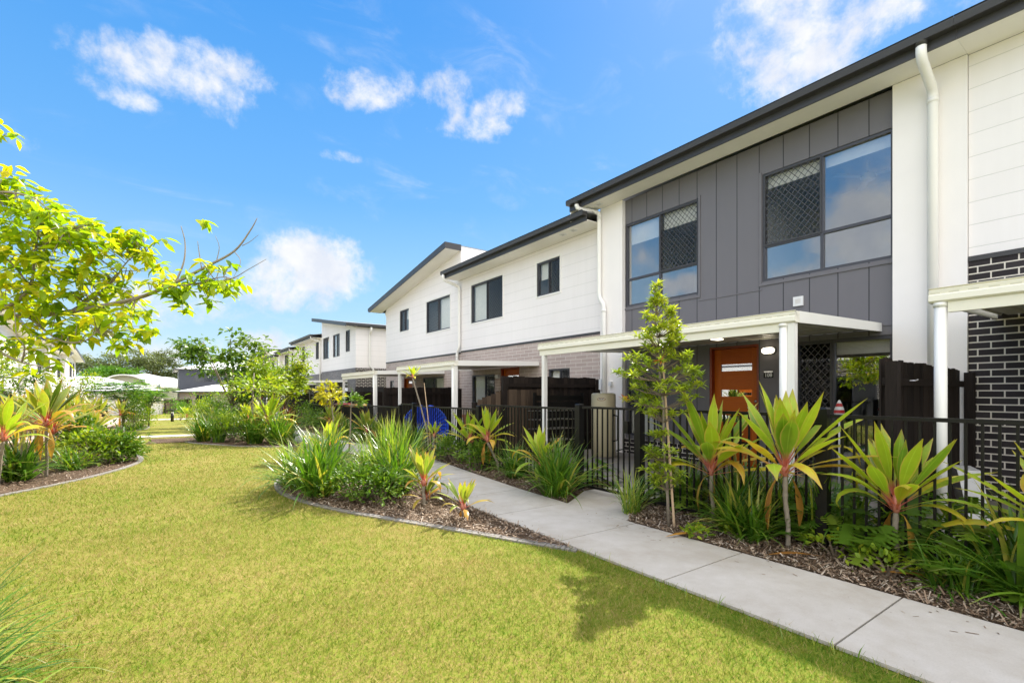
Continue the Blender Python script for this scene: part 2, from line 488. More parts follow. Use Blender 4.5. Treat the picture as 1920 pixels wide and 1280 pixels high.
M['chip'] = leaf_mat('wood_chip', [(0.0, (0.05, 0.03, 0.018)), (0.35, (0.17, 0.11, 0.07)), (0.7, (0.34, 0.26, 0.19)), (1.0, (0.48, 0.42, 0.35))], 0.0, 0.85, 0.15)
M['bark'] = timber_mat('bark', (0.10, 0.075, 0.05), (0.30, 0.235, 0.17), (3.0, 3.0, 3.0), 0.85, 0.15)
M['bark_grey'] = timber_mat('grey_bark', (0.13, 0.11, 0.085), (0.34, 0.29, 0.23), (4.0, 4.0, 4.0), 0.85, 0.15)
M['stake'] = timber_mat('stake_timber', (0.36, 0.24, 0.14), (0.58, 0.44, 0.30), (9.0, 9.0, 0.6), 0.8, 0.15)
GREENS = [(0.0, (0.045, 0.115, 0.008)), (0.5, (0.095, 0.185, 0.014)), (1.0, (0.19, 0.27, 0.025))]
M['cordy'] = leaf_mat('cordyline_leaf', [(0.0, (0.12, 0.26, 0.03)), (0.36, (0.30, 0.44, 0.03)), (0.68, (0.50, 0.60, 0.04)), (0.9, (0.66, 0.52, 0.04)), (1.0, (0.64, 0.33, 0.04))],
                      0.38, 0.36, 0.4, (0.56, 0.17, 0.13), 0.22, (0.68, 0.40, 0.13), (0.40, 0.28, 0.05))
M['cordy_gold'] = leaf_mat('golden_cordyline_leaf', [(0.0, (0.07, 0.15, 0.02)), (0.38, (0.18, 0.27, 0.03)), (0.7, (0.42, 0.42, 0.05)), (1.0, (0.56, 0.26, 0.05))],
                           0.38, 0.38, 0.4, (0.42, 0.08, 0.07), 0.22, (0.55, 0.42, 0.2), (0.45, 0.2, 0.06))
M['dead'] = leaf_mat('dead_leaf', [(0.0, (0.20, 0.085, 0.025)), (0.5, (0.42, 0.21, 0.04)), (1.0, (0.52, 0.36, 0.06))], 0.3, 0.6, 0.2)
M['strap'] = leaf_mat('strappy_leaf', [(0.0, (0.035, 0.10, 0.010)), (0.5, (0.09, 0.20, 0.016)), (0.85, (0.19, 0.29, 0.022)), (1.0, (0.42, 0.37, 0.07))],
                      0.35, 0.33, 0.5, None, 0.2, None, (0.26, 0.24, 0.07))
M['strap_light'] = leaf_mat('light_strappy_leaf', [(0.0, (0.08, 0.17, 0.02)), (0.5, (0.18, 0.31, 0.03)), (1.0, (0.36, 0.38, 0.06))],
                            0.35, 0.28, 0.55, None, 0.2, None, (0.34, 0.30, 0.09))
M['shrub'] = leaf_mat('shrub_leaf', GREENS, 0.32, 0.45, 0.35)
M['shrub_lime'] = leaf_mat('lime_shrub_leaf', [(0.0, (0.11, 0.20, 0.010)), (0.5, (0.22, 0.32, 0.018)), (1.0, (0.42, 0.41, 0.03))], 0.42, 0.45, 0.35)
M['staked'] = leaf_mat('young_tree_leaf', [(0.0, (0.12, 0.20, 0.015)), (0.5, (0.28, 0.37, 0.026)), (0.93, (0.50, 0.52, 0.05)), (1.0, (0.55, 0.15, 0.03))], 0.35, 0.3, 0.55)
M['bigtree'] = leaf_mat('overhanging_tree_leaf', [(0.0, (0.10, 0.20, 0.008)), (0.35, (0.24, 0.37, 0.012)), (0.75, (0.43, 0.49, 0.015)), (1.0, (0.60, 0.52, 0.02))], 0.55, 0.35, 0.45)
M['yellow'] = leaf_mat('yellow_tree_leaf', [(0.0, (0.20, 0.24, 0.02)), (0.6, (0.45, 0.40, 0.02)), (1.0, (0.60, 0.42, 0.02))], 0.45, 0.35, 0.4)
M['red'] = leaf_mat('bromeliad_leaf', [(0.0, (0.07, 0.018, 0.012)), (0.6, (0.16, 0.045, 0.02)), (1.0, (0.26, 0.10, 0.03))], 0.3, 0.4, 0.4)
M['feather'] = leaf_mat('feathery_leaf', [(0.0, (0.05, 0.15, 0.012)), (0.6, (0.11, 0.25, 0.02)), (1.0, (0.20, 0.33, 0.03))], 0.4, 0.4, 0.3)
M['gum'] = leaf_mat('gum_tree_leaf', [(0.0, (0.08, 0.11, 0.05)), (0.6, (0.15, 0.185, 0.08)), (1.0, (0.22, 0.24, 0.10))], 0.3, 0.5, 0.3)
M['rose_stem'] = leaf_mat('cordyline_neck', [(0.0, (0.42, 0.15, 0.11)), (1.0, (0.54, 0.22, 0.15))], 0.1, 0.5, 0.3)

# ------------------------------------------------------------------ mesh helpers
def gz(y):
    """ground height: level at the front, falling gently towards the far end of the green"""
    return -0.03 * min(max(y - 18.0, 0.0), 30.0)


class MB:
    def __init__(self):
        self.v, self.f, self.mi, self.a = [], [], [], []
        self.data = (0.5, 0.5, 0.5)
        self.m = 0

    def vert(self, p, d=None):
        self.v.append(tuple(p))
        self.a.append(d or self.data)
        return len(self.v) - 1

    def face(self, idx):
        self.f.append(tuple(idx))
        self.mi.append(self.m)

    def quad(self, a, b, c, d):
        i = [self.vert(p) for p in (a, b, c, d)]
        self.face(i)

    def hexa(self, p):
        """eight corners: bottom ring then top ring"""
        i = [self.vert(q) for q in p]
        for q in ((3, 2, 1, 0), (4, 5, 6, 7), (0, 1, 5, 4), (1, 2, 6, 5), (2, 3, 7, 6), (3, 0, 4, 7)):
            self.face([i[k] for k in q])
        return self

    def box(self, x0, x1, y0, y1, z0, z1):
        x0, x1 = min(x0, x1), max(x0, x1)
        y0, y1 = min(y0, y1), max(y0, y1)
        z0, z1 = min(z0, z1), max(z0, z1)
        return self.hexa([(x0, y0, z0), (x1, y0, z0), (x1, y1, z0), (x0, y1, z0), (x0, y0, z1), (x1, y0, z1), (x1, y1, z1), (x0, y1, z1)])

    def extrude(self, poly, vec):
        """a closed polygon (3-D points) pushed along vec"""
        n = len(poly)
        a = [self.vert(p) for p in poly]
        b = [self.vert(Vector(p) + Vector(vec)) for p in poly]
        self.face(a[::-1])
        self.face(b)
        for k in range(n):
            self.face((a[k], a[(k + 1) % n], b[(k + 1) % n], b[k]))
        return self

    def tube(self, pts, radii, n=8, cap=True):
        pts = [Vector(p) for p in pts]
        if not isinstance(radii, (list, tuple)):
            radii = [radii] * len(pts)
        rings = []
        ref = None
        for k, p in enumerate(pts):
            d = (pts[min(k + 1, len(pts) - 1)] - pts[max(k - 1, 0)])
            d = d.normalized() if d.length > 1e-9 else Vector((0, 0, 1))
            if ref is None:
                ref = Vector((1, 0, 0)) if abs(d.x) < 0.8 else Vector((0, 1, 0))
            s = (ref - d * ref.dot(d)).normalized()
            u = d.cross(s)
            ref = s
            rings.append([self.vert(p + (s * cos(2 * pi * j / n) + u * sin(2 * pi * j / n)) * radii[k]) for j in range(n)])
        for r0, r1 in zip(rings, rings[1:]):
            for j in range(n):
                self.face((r0[j], r0[(j + 1) % n], r1[(j + 1) % n], r1[j]))
        if cap:
            self.face(rings[0][::-1])
            self.face(rings[-1])
        return self

    def strap(self, base, az, el, L, W, droop, prof, nseg=6, fold=0.25, rnd=0.5, twist=0.0, power=1.4):
        p = Vector(base)
        prev = None
        for i in range(nseg + 1):
            t = i / nseg
            e = el - droop * t ** power
            a2 = az + twist * t
            d = Vector((cos(e) * cos(a2), cos(e) * sin(a2), sin(e)))
            s = Vector((-sin(a2), cos(a2), 0))
            up = d.cross(s) * -1
            w = W * prof(t) * 0.5
            row = [self.vert(p + s * w, (rnd, t, 1.0)), self.vert(p - up * (fold * w) * 1.0, (rnd, t, 0.0)), self.vert(p - s * w, (rnd, t, 1.0))]
            if prev:
                self.face((prev[0], row[0], row[1], prev[1]))
                self.face((prev[1], row[1], row[2], prev[2]))
            prev = row
            p = p + d * (L / nseg)
        return self

    def leaf(self, p, d, up, L, W, rnd, bend=0.15, detail=True):
        """a single pointed leaf: folded along its midrib and curved"""
        p = Vector(p)
        d = Vector(d).normalized()
        s = d.cross(up)
        s = s.normalized() if s.length > 1e-6 else Vector((1, 0, 0))
        n = s.cross(d)
        if detail:
            q = [(0, 0, 0), (0.3, 0.42, 0.05), (0.62, 0.46, 0.0), (1, 0, -bend), (0.62, -0.46, 0.0), (0.3, -0.42, 0.05), (0.32, 0, -0.03), (0.64, 0, -0.07)]
            i = [self.vert(p + d * (a * L) + s * (b * W) + n * (c * L), (rnd, a, 0.9 if b else 0.0)) for a, b, c in q]
            for k in ((0, 1, 6), (1, 2, 7, 6), (2, 3, 7), (0, 6, 5), (6, 7, 4, 5), (7, 3, 4)):
                self.face([i[j] for j in k])
        else:
            q = [(0, 0, 0), (0.5, 0.5, 0.06), (1, 0, -bend), (0.5, -0.5, 0.06)]
            i = [self.vert(p + d * (a * L) + s * (b * W) + n * (c * L), (rnd, a, 0.5)) for a, b, c in q]
            self.face((i[0], i[1], i[2]))
            self.face((i[0], i[2], i[3]))

    def mesh(self, name, mats, smooth=False):
        me = bpy.data.meshes.new(name)
        me.from_pydata(self.v, [], self.f)
        for m in (mats if isinstance(mats, (list, tuple)) else [mats]):
            me.materials.append(m)
        if any(self.mi):
            me.polygons.foreach_set('material_index', self.mi)
        at = me.color_attributes.new('leafdata', 'FLOAT_COLOR', 'POINT')
        arr = np.ones((len(self.v), 4), dtype=np.float32)
        arr[:, :3] = np.array(self.a, dtype=np.float32)
        at.data.foreach_set('color', arr.ravel())
        if smooth:
            me.polygons.foreach_set('use_smooth', [True] * len(me.polygons))
        me.update()
        return me

    def build(self, name, mats, parent=None, smooth=False):
        return add(name, self.mesh(name, mats, smooth), parent)


def add(name, me, parent=None):
    o = bpy.data.objects.new(name, me)
    COL.objects.link(o)
    if parent is not None:
        o.parent = parent
    return o


def tag(o, label=None, cat=None, group=None, kind=None):
    if label:
        o['label'] = label
    if cat:
        o['category'] = cat
    if group:
        o['group'] = group
    if kind:
        o['kind'] = kind
    return o


def thing(name, loc, label, cat, group=None, rz=0.0, scale=1.0):
    o = bpy.data.objects.new(name, None)
    COL.objects.link(o)
    o.empty_display_size = 0.2
    o.location = loc
    o.rotation_euler = (0, 0, rz)
    o.scale = (scale,) * 3
    return tag(o, label, cat, group)


def B(x0, x1, y0, y1, z0, z1):
    return MB().box(x0, x1, y0, y1, z0, z1)


def wall_mesh(mb, y0, y1, zb, ztop0, ztop1, holes, t=0.11):
    """wall in the plane x = 0 (outside faces -x) with openings; its top may rake from ztop0 to ztop1"""
    zt = min(ztop0, ztop1)
    ys = sorted({y0, y1, *[h[0] for h in holes], *[h[1] for h in holes]})
    zs = sorted({zb, zt, *[h[2] for h in holes], *[h[3] for h in holes]})
    for a, b in zip(ys, ys[1:]):
        for c, d in zip(zs, zs[1:]):
            my, mz = (a + b) / 2, (c + d) / 2
            if any(h[0] < my < h[1] and h[2] < mz < h[3] for h in holes):
                continue
            mb.quad((0, a, c), (0, a, d), (0, b, d), (0, b, c))
    if ztop0 != ztop1:
        p = [(0, y0, zt), (0, y0, ztop0), (0, y1, ztop1), (0, y1, zt)]
        p = [q for k, q in enumerate(p) if k in (1, 2) or abs((ztop0 if k == 0 else ztop1) - zt) > 1e-6]
        mb.face([mb.vert(q) for q in p])
    for a, b, c, d in holes:
        mb.quad((0, a, c), (t, a, c), (t, a, d), (0, a, d))
        mb.quad((0, b, c), (0, b, d), (t, b, d), (t, b, c))
        mb.quad((0, a, d), (t, a, d), (t, b, d), (0, b, d))
        mb.quad((0, a, c), (0, b, c), (t, b, c), (t, a, c))
    return mb


def lattice(mb, x, y0, y1, z0, z1, pitch=0.085, w=0.007):
    """crossed diagonal wires inside a rectangle"""
    W, Hh = y1 - y0, z1 - z0
    k = 1.15
    for sgn in (1, -1):
        c = -Hh / k
        while c < W:
            # line y = c + s/k * z (s along z) ; clip to the rectangle
            pts = []
            ya, za = c, 0.0
            yb, zb = c + Hh / k, Hh
            if ya < 0:
                za, ya = -ya * k, 0.0
            if yb > W:
                zb, yb = Hh - (yb - W) * k, W
            if zb - za > 0.01:
                if sgn < 0:
                    ya, yb = W - ya, W - yb
                xx = x + (0.003 if sgn > 0 else 0.0)
                h = w * 0.6
                mb.quad((xx, y0 + ya - h, z0 + za), (xx, y0 + ya + h, z0 + za), (xx, y0 + yb + h, z0 + zb), (xx, y0 + yb - h, z0 + zb))
            c += pitch
    return mb


def window(root, y0, y1, z0, z1, panels, trim=None, blind=None, room=True, fine=True, fw=0.045, name='window', glass='glass_small'):
    """panels: (ya, yb, za, zb, 'glass' | 'mesh'); the frame sits just inside the wall face"""
    fr = MB()
    fr.box(0.015, 0.085, y0, y1, z0, z0 + fw)
    fr.box(0.015, 0.085, y0, y1, z1 - fw, z1)
    fr.box(0.015, 0.085, y0, y0 + fw, z0 + fw, z1 - fw)
    fr.box(0.015, 0.085, y1 - fw, y1, z0 + fw, z1 - fw)
    for (ya, yb, za, zb, kind) in panels:            # inner sash bars on edges that are not on the outer frame
        if ya > y0 + 0.01:
            fr.box(0.02, 0.08, ya - fw / 2, ya + fw / 2, za + 0.001, zb - 0.001)
        if za > z0 + 0.01:
            fr.box(0.022, 0.078, ya + 0.001, yb - 0.001, za - fw / 2, za + fw / 2)
    w = fr.build(name, M['frame'], root)
    for (ya, yb, za, zb, kind) in panels:
        MB().box(0.052, 0.058, ya, yb, za, zb).build('pane', M['glass_screen' if kind == 'mesh' else glass], w)
        if kind == 'mesh':
            mb = MB()
            e = fw / 2 + 0.004
            for q in ((ya, ya + e, za, zb), (yb - e, yb, za, zb), (ya + e, yb - e, za, za + e), (ya + e, yb - e, zb - e, zb)):
                mb.box(0.008, 0.030, *q)
            if fine:
                lattice(mb, 0.02, ya + e, yb - e, za + e, zb - e, 0.10, 0.012)
            else:
                lattice(mb, 0.02, ya + e, yb - e, za + e, zb - e, 0.10, 0.030)
            mb.build('security_screen', M['meshwire'], w)
    if blind:
        for (ya, yb, za, zb) in blind:
            MB().box(0.125, 0.13, ya, yb, za, zb).build('roller_blind', M['blind'], w)
    if trim:
        t = 0.045
        mb = MB()
        mb.box(-0.014, 0.0145, y0 - t, y0, z0 - t, z1 + t).box(-0.014, 0.0145, y1, y1 + t, z0 - t, z1 + t)
        mb.box(-0.014, 0.0145, y0, y1, z1, z1 + t).box(-0.016, 0.0145, y0, y1, z0 - t, z0)
        mb.build('window_surround', trim, w)
    if room:
        a, b, c, d, X = y0 - 0.3, y1 + 0.3, z0 - (0.6 if z0 > 1 else 0.05), z1 + 0.35, 3.0
        x = 0.112
        mb = MB()
        mb.quad((X, a, c), (X, b, c), (X, b, d), (X, a, d))
        mb.quad((x, a, c), (X, a, c), (X, a, d), (x, a, d))
        mb.quad((x, b, c), (X, b, c), (X, b, d), (x, b, d))
        mb.quad((x, a, c), (x, b, c), (X, b, c), (X, a, c))
        mb.quad((x, a, d), (x, b, d), (X, b, d), (X, a, d))
        # inner lining of the wall round the opening
        for q in ((a, y0, c, d), (y1, b, c, d), (y0, y1, c, z0), (y0, y1, z1, d)):
            mb.quad((x, q[0], q[2]), (x, q[1], q[2]), (x, q[1], q[3]), (x, q[0], q[3]))
        mb.build('room', room if room is not True else M['interior'], w)
    return w


def gutter(root, ya, yb, ztop, x=-0.75, ret=None):
    """quad gutter along y with the dark fascia board behind it"""
    g = [(x, ztop), (x + 0.012, ztop - 0.012), (x + 0.012, ztop - 0.03), (x, ztop - 0.035), (x + 0.015, ztop - 0.11), (x + 0.125, ztop - 0.11), (x + 0.125, ztop - 0.02), (x + 0.02, ztop - 0.02)]
    go = MB().extrude([(a, ya, b) for a, b in g], (0, yb - ya, 0)).build('gutter', M['charcoal'], root)
    MB().box(x + 0.127, x + 0.150, ya, yb, ztop - 0.225, ztop - 0.012).build('fascia', M['charcoal'], root)
    return go


def pipe_path(root, pts, r=0.05, mat=None, name='downpipe'):
    # round the corners a little
    P = [Vector(p) for p in pts]
    out = [P[0]]
    for a, b, c in zip(P, P[1:], P[2:]):
        k = 0.07
        out += [b + (a - b).normalized() * k, b + (a - b).normalized() * k * 0.3 + (c - b).normalized() * k * 0.3, b + (c - b).normalized() * k]
    out.append(P[-1])
    mb = MB().tube(out, r, 14)
    for a, b in zip(P, P[1:]):
        if (b - a).length > 0.6:
            d = (b - a).normalized()
            mb.tube([a + d * 0.10, a + d * 0.16], r * 1.10, 14)
    return mb.build(name, mat or M['white_paint'], root, True)

# ------------------------------------------------------------------ ground
def sheet(name, poly, zoff, mat, thick=0.0, holes=None):
    """flat-laid ground polygon following gz(y); with thick > 0 it gets side faces"""
    bm = bmesh.new()
    vs_ = [bm.verts.new((x, y, 0)) for x, y in poly]
    f = bm.faces.new(vs_)
    if f.normal.z < 0:
        f.normal_flip()
    bmesh.ops.triangulate(bm, faces=bm.faces[:])
    for yy in (18.0, 48.0):
        bmesh.ops.bisect_plane(bm, geom=bm.verts[:] + bm.edges[:] + bm.faces[:], plane_co=(0, yy, 0), plane_no=(0, 1, 0))
    bm.normal_update()
    for fc in bm.faces:
        if fc.normal.z < 0:
            fc.normal_flip()
    if thick:
        r = bmesh.ops.extrude_face_region(bm, geom=bm.faces[:])
        top = [g for g in r['geom'] if isinstance(g, bmesh.types.BMVert)]
        bot = [v for v in bm.verts if v not in set(top)]
        for v in bot:
            v.co.z = zoff - thick
        for v in top:
            v.co.z = zoff
    else:
        for v in bm.verts:
            v.co.z = zoff
    for v in bm.verts:
        v.co.z += gz(v.co.y)
    bm.normal_update()
    me = bpy.data.meshes.new(name)
    bm.to_mesh(me)
    bm.free()
    me.materials.append(mat)
    o = add(name, me)
    o['kind'] = 'structure'
    return o


def smooth_line(pts, n=6):
    """Catmull-Rom through the points"""
    P = [Vector((p[0], p[1])) for p in pts]
    P = [P[0] * 2 - P[1]] + P + [P[-1] * 2 - P[-2]]
    out = []
    for i in range(1, len(P) - 2):
        for k in range(n):
            t = k / n
            a, b, c, d = P[i - 1], P[i], P[i + 1], P[i + 2]
            out.append(tuple(0.5 * ((2 * b) + (c - a) * t + (2 * a - 5 * b + 4 * c - d) * t * t + (3 * b - a - 3 * c + d) * t ** 3)))
    out.append(tuple(P[-2]))
    return out


sheet('lawn', [(-60, -20), (60, -20), (60, 48), (60, 400), (-60, 400), (-60, 48)], 0.0, M['lawn'])
sheet('far_ground', [(-900, -60), (-60, -60), (-60, 800), (-900, 800)], -0.01, M['lawn'])
sheet('far_field', [(60, -60), (900, -60), (900, 800), (60, 800)], -0.01, M['lawn'])
sheet('horizon_ground', [(-60, 400), (60, 400), (60, 900), (-60, 900)], -0.012, M['lawn'])

# the path: slabs with joints; centre line and width
PATH_L = [(2.86, -3), (2.86, 0), (2.87, 1.1), (2.87, 2.18), (2.87, 3.3), (2.88, 4.4), (2.93, 5.4), (3.05, 6.6), (3.2, 7.9), (3.33, 9.2), (3.35, 10.4), (3.25, 11.6), (3.05, 12.8), (2.88, 14.0), (2.85, 15.3), (2.9, 18.0), (3.0, 22.0), (3.0, 27.0), (3.0, 35.0), (3.0, 48.0), (3.0, 60.0)]
PATH_R = [(x + (1.02 if y < 4 else 1.05), y + (0.0 if y > 0 else 0)) for x, y in PATH_L]
sheet('path_bed', PATH_L + PATH_R[::-1], 0.012, M['joint'])


def path_slabs():
    bm = bmesh.new()
    for (a, b), (c, d) in zip(zip(PATH_L, PATH_L[1:]), zip(PATH_R, PATH_R[1:])):
        g = 0.006
        q = [(a[0], a[1] + g), (b[0], b[1] - g), (d[0], d[1] - g), (c[0], c[1] + g)]
        lo = [bm.verts.new((x, y, 0.004 + gz(y))) for x, y in q]
        hi = [bm.verts.new((x, y, 0.024 + gz(y))) for x, y in q]
        bm.faces.new(hi[::-1])
        for k in range(4):
            bm.faces.new((lo[k], lo[(k + 1) % 4], hi[(k + 1) % 4], hi[k]))
    bmesh.ops.recalc_face_normals(bm, faces=bm.faces)
    me = bpy.data.meshes.new('path')
    bm.to_mesh(me)
    bm.free()
    me.materials.append(M['concrete'])
    o = add('path', me)
    o['kind'] = 'structure'


path_slabs()
sheet('gate_path', [(3.912, 3.42), (3.915, 4.36), (4.62, 4.80), (5.25, 4.80), (5.25, 3.95), (4.62, 3.95)], 0.022, M['concrete'], 0.03)
sheet('cross_path', [(-2.4, 18.3), (-2.4, 19.7), (0.4, 19.2), (2.86, 18.6), (2.86, 17.6), (0.4, 18.0)], 0.022, M['concrete'], 0.03)
sheet('side_path', [(-3.7, 18.4), (-3.7, 48), (-3.7, 56), (-2.5, 56), (-2.5, 48), (-2.5, 18.4)], 0.02, M['pinkpath'], 0.03)
sheet('end_path', [(-3.7, 49), (-3.7, 51), (6, 51), (6, 49)], 0.026, M['concrete'], 0.03)
sheet('gravel_patch', [(-0.45, 15.9), (-0.35, 17.4), (1.2, 17.4), (1.2, 15.9)], 0.02, M['mulch'], 0.03)
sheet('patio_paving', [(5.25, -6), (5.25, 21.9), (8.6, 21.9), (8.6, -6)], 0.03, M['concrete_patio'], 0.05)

# beds
ISLAND_EDGE = smooth_line([(2.86, 3.05), (2.68, 3.42), (2.16, 4.53), (1.63, 5.64), (1.36, 6.5), (1.27, 7.2), (1.37, 8.0), (1.75, 9.0), (2.45, 9.9), (3.2, 10.5)])
ISLAND = ISLAND_EDGE + [(3.33, 9.2), (3.2, 7.9), (3.05, 6.6), (2.93, 5.4), (2.88, 4.4), (2.87, 3.3)]
LEFT_EDGE = smooth_line([(-2.45, 7.9), (-2.1, 8.5), (-1.77, 9.04), (-1.29, 9.69), (-0.9, 10.4), (-0.57, 11.26), (-0.42, 12.1), (-0.5, 13.2), (-0.85, 14.6), (-1.2, 16.2), (-1.35, 17.9)])
LEFT_BED = LEFT_EDGE + [(-4.4, 17.9), (-4.4, 7.9)]
MID_EDGE = smooth_line([(2.85, 12.95), (2.4, 13.1), (1.6, 13.8), (0.9, 14.9), (0.45, 15.9), (0.5, 17.0), (1.1, 17.6)])
MID_BED = MID_EDGE + [(2.86, 17.6), (2.85, 15.3), (2.88, 14.0)]
FAR_EDGE = smooth_line([(-2.5, 24.0), (-1.6, 24.6), (-0.9, 26.0), (-0.7, 29.0), (-0.9, 33.0), (-1.7, 36.0), (-2.5, 36.5)])
MID_FAR_EDGE = smooth_line([(2.98, 20.5), (2.2, 21.5), (1.6, 24.0), (1.3, 28.0), (1.2, 33.0), (1.5, 38.0), (2.98, 40.0)])
RIGHT_BED = [(3.89, -3), (3.89, 3.4), (4.62, 3.92), (5.25, 3.92), (5.25, -3)]
RIGHT_BED_FAR = [(3.92, 4.38), (3.98, 5.4), (4.1, 6.6), (4.25, 7.9), (4.38, 9.2), (4.4, 10.4), (4.3, 11.6), (4.1, 12.8), (3.93, 14.0), (3.9, 15.3), (3.95, 18), (4.05, 22), (4.05, 27), (4.05, 34), (5.25, 34), (5.25, 22), (5.25, 18), (5.25, 4.84), (4.62, 4.84)]
sheet('island_bed', ISLAND, 0.014, M['mulch'])
sheet('left_bed', LEFT_BED, 0.014, M['mulch'])
sheet('middle_bed', MID_BED, 0.014, M['mulch'])
sheet('far_bed', FAR_EDGE, 0.014, M['mulch'])
sheet('background_bed', MID_FAR_EDGE, 0.014, M['mulch'])
sheet('house_bed', RIGHT_BED, 0.018, M['mulch'])
sheet('fence_bed', RIGHT_BED_FAR, 0.018, M['mulch'])


def edging(line, w=0.085, seg_gap=0.004):
    """row of kerb blocks set along the bed's edge"""
    mb = MB()
    P = [Vector((p[0], p[1])) for p in line]
    for a, b in zip(P, P[1:]):
        d = (b - a)
        if d.length < 0.02:
            continue
        d.normalize()
        n = Vector((-d.y, d.x)) * (w / 2)
        a2, b2 = a + d * seg_gap, b - d * seg_gap
        q = [a2 - n, b2 - n, b2 + n, a2 + n]
        mb.hexa([(p.x, p.y, gz(p.y) - 0.02) for p in q] + [(p.x, p.y, gz(p.y) + 0.017) for p in q])
    o = mb.build('kerb_edging', M['edging'])
    o['kind'] = 'structure'


for ln in (ISLAND_EDGE, LEFT_EDGE, MID_EDGE, FAR_EDGE):
    edging(ln)


# ------------------------------------------------------------------ townhouses
def roof_eave(root, y0, y1, ztop, depth=9.0, pitch=8.0, x=-0.75, mat='roof_grey', soffit=True):
    rise = math.tan(radians(pitch))
    a = (x + 0.10, ztop - 0.02)
    pts = [(a[0], y0, a[1]), (depth / 2, y0, a[1] + (depth / 2 - a[0]) * rise), (depth + 0.6, y0, a[1]), (depth + 0.6, y0, a[1] - 0.05), (depth / 2, y0, a[1] + (depth / 2 - a[0]) * rise - 0.07), (a[0] + 0.02, y0, a[1] - 0.03)]
    MB().extrude(pts, (0, y1 - y0, 0)).build('roof', M[mat], root)
    gutter(root, y0, y1, ztop, x)
    if soffit:
        MB().box(x + 0.151, 0.0, y0, y1, ztop - 0.215, ztop - 0.20).build('soffit', M['soffit'], root)


def shell(root, y0, y1, ztop0, ztop1, zsplit, upper, lower, depth=9.0, x=0.0):
    """side and back walls behind the front"""
    for nm, za, z0t, z1t, mat in (('lower_side_wall', 0.0, zsplit, zsplit, lower), ('upper_side_wall', zsplit, ztop0, ztop1, upper)):
        mb = MB()
        for yy, zt in ((y0, z0t), (y1, z1t)):
            mb.quad((x + 0.001, yy, za), (depth, yy, za), (depth, yy, zt), (x + 0.001, yy, zt))
        mb.quad((depth, y0, za), (depth, y1, za), (depth, y1, z1t), (depth, y0, z0t))
        mb.build(nm, mat, root)


# ---- the near townhouse (grey boards between two white piers)
h = thing('townhouse', (8.2, 1.66, 0), 'two-storey townhouse with grey boards between white piers and an orange timber front door', 'house', 'townhouses along the right side of the green')
L = lambda y: y - 1.66
NEAR = h
Y = L
holes = [(Y(2.44), Y(4.29), 3.24, 5.07), (Y(5.51), Y(7.33), 3.24, 5.07), (Y(4.35), Y(5.28), 0.04, 2.19), (Y(2.44), Y(3.75), 0.04, 2.17), (Y(6.45), Y(7.28), 0.42, 1.75)]
wm = wall_mesh(MB(), Y(2.43), Y(7.33), 0.0, 5.6, 5.6, holes).build('board_wall', M['grey_board'], h)
wm.location.x = 0.10
B(0.0, 0.3, Y(1.66), Y(2.43), 0, 5.6).build('pier', M['white_render'], h)
B(0.0, 0.3, Y(7.33), Y(8.0), 0, 5.6).build('pier', M['white_render'], h)
mb = MB()
for a, b in ((3.75, 4.35), (5.28, 7.33)):
    mb.box(0.070, 0.0985, Y(a) + 0.002, Y(b) - 0.002, 0.0, 0.34)
mb.build('brick_plinth', M['brick_dark'], h)
mb = MB()
mb.box(0.090, 0.0995, Y(4.30), Y(5.5), 3.10, 3.112)
mb.box(0.082, 0.0995, Y(2.43), Y(4.335), 3.17, 3.215).box(0.082, 0.0995, Y(4.295), Y(4.335), 3.2155, 5.11)
mb.box(0.082, 0.0995, Y(5.465), Y(7.33), 3.17, 3.215).box(0.082, 0.0995, Y(5.465), Y(5.505), 3.2155, 5.11)
mb.box(0.085, 0.0995, Y(2.43), Y(7.33), 2.30, 2.345)
mb.build('window_trim', M['grey_trim'], h)
w = window(h, Y(2.44), Y(4.29), 3.24, 5.07, [(Y(2.46), Y(3.37), 3.26, 3.84, 'glass'), (Y(3.37), Y(4.27), 3.26, 3.84, 'glass'), (Y(2.46), Y(3.37), 3.84, 5.05, 'glass'), (Y(3.37), Y(4.27), 3.84, 5.05, 'mesh')],
           blind=[(Y(2.47), Y(3.35), 4.86, 5.04), (Y(3.38), Y(4.25), 4.84, 5.04)], glass='glass')
w.location.x = 0.10
# ceiling fan seen through the right-hand window
fan = MB().tube([(1.75, Y(3.3), 5.40), (1.75, Y(3.3), 5.18)], 0.018, 8).tube([(1.75, Y(3.3), 5.18), (1.75, Y(3.3), 5.14), (1.75, Y(3.3), 5.05), (1.75, Y(3.3), 5.03)], [0.05, 0.11, 0.11, 0.06], 18)
for k in range(3):
    a = 0.5 + k * 2 * pi / 3
    d, s = Vector((cos(a), sin(a), 0)), Vector((-sin(a), cos(a), 0))
    c = Vector((1.75, Y(3.3), 5.10))
    q = [c + d * 0.12 - s * 0.045, c + d * 0.62 - s * 0.065, c + d * 0.62 + s * 0.065, c + d * 0.12 + s * 0.045]
    fan.hexa([tuple(p) for p in q] + [tuple(p + Vector((0, 0, 0.008))) for p in q])
fan.build('ceiling_fan', M['white_plastic'], h)
w = window(h, Y(5.51), Y(7.33), 3.24, 5.07, [(Y(5.53), Y(6.42), 3.26, 3.84, 'glass'), (Y(6.42), Y(7.31), 3.26, 3.84, 'glass'), (Y(5.53), Y(6.42), 3.84, 5.05, 'mesh'), (Y(6.42), Y(7.31), 3.84, 5.05, 'glass')],
           blind=[(Y(6.45), Y(7.26), 4.62, 5.04), (Y(5.55), Y(6.39), 4.72, 5.04)], glass='glass')
w.location.x = 0.10
w = window(h, Y(6.45), Y(7.28), 0.42, 1.75, [(Y(6.47), Y(7.26), 0.44, 1.05, 'glass'), (Y(6.47), Y(7.26), 1.05, 1.73, 'mesh')], blind=[(Y(6.48), Y(7.25), 0.46, 1.04)])
w.location.x = 0.10
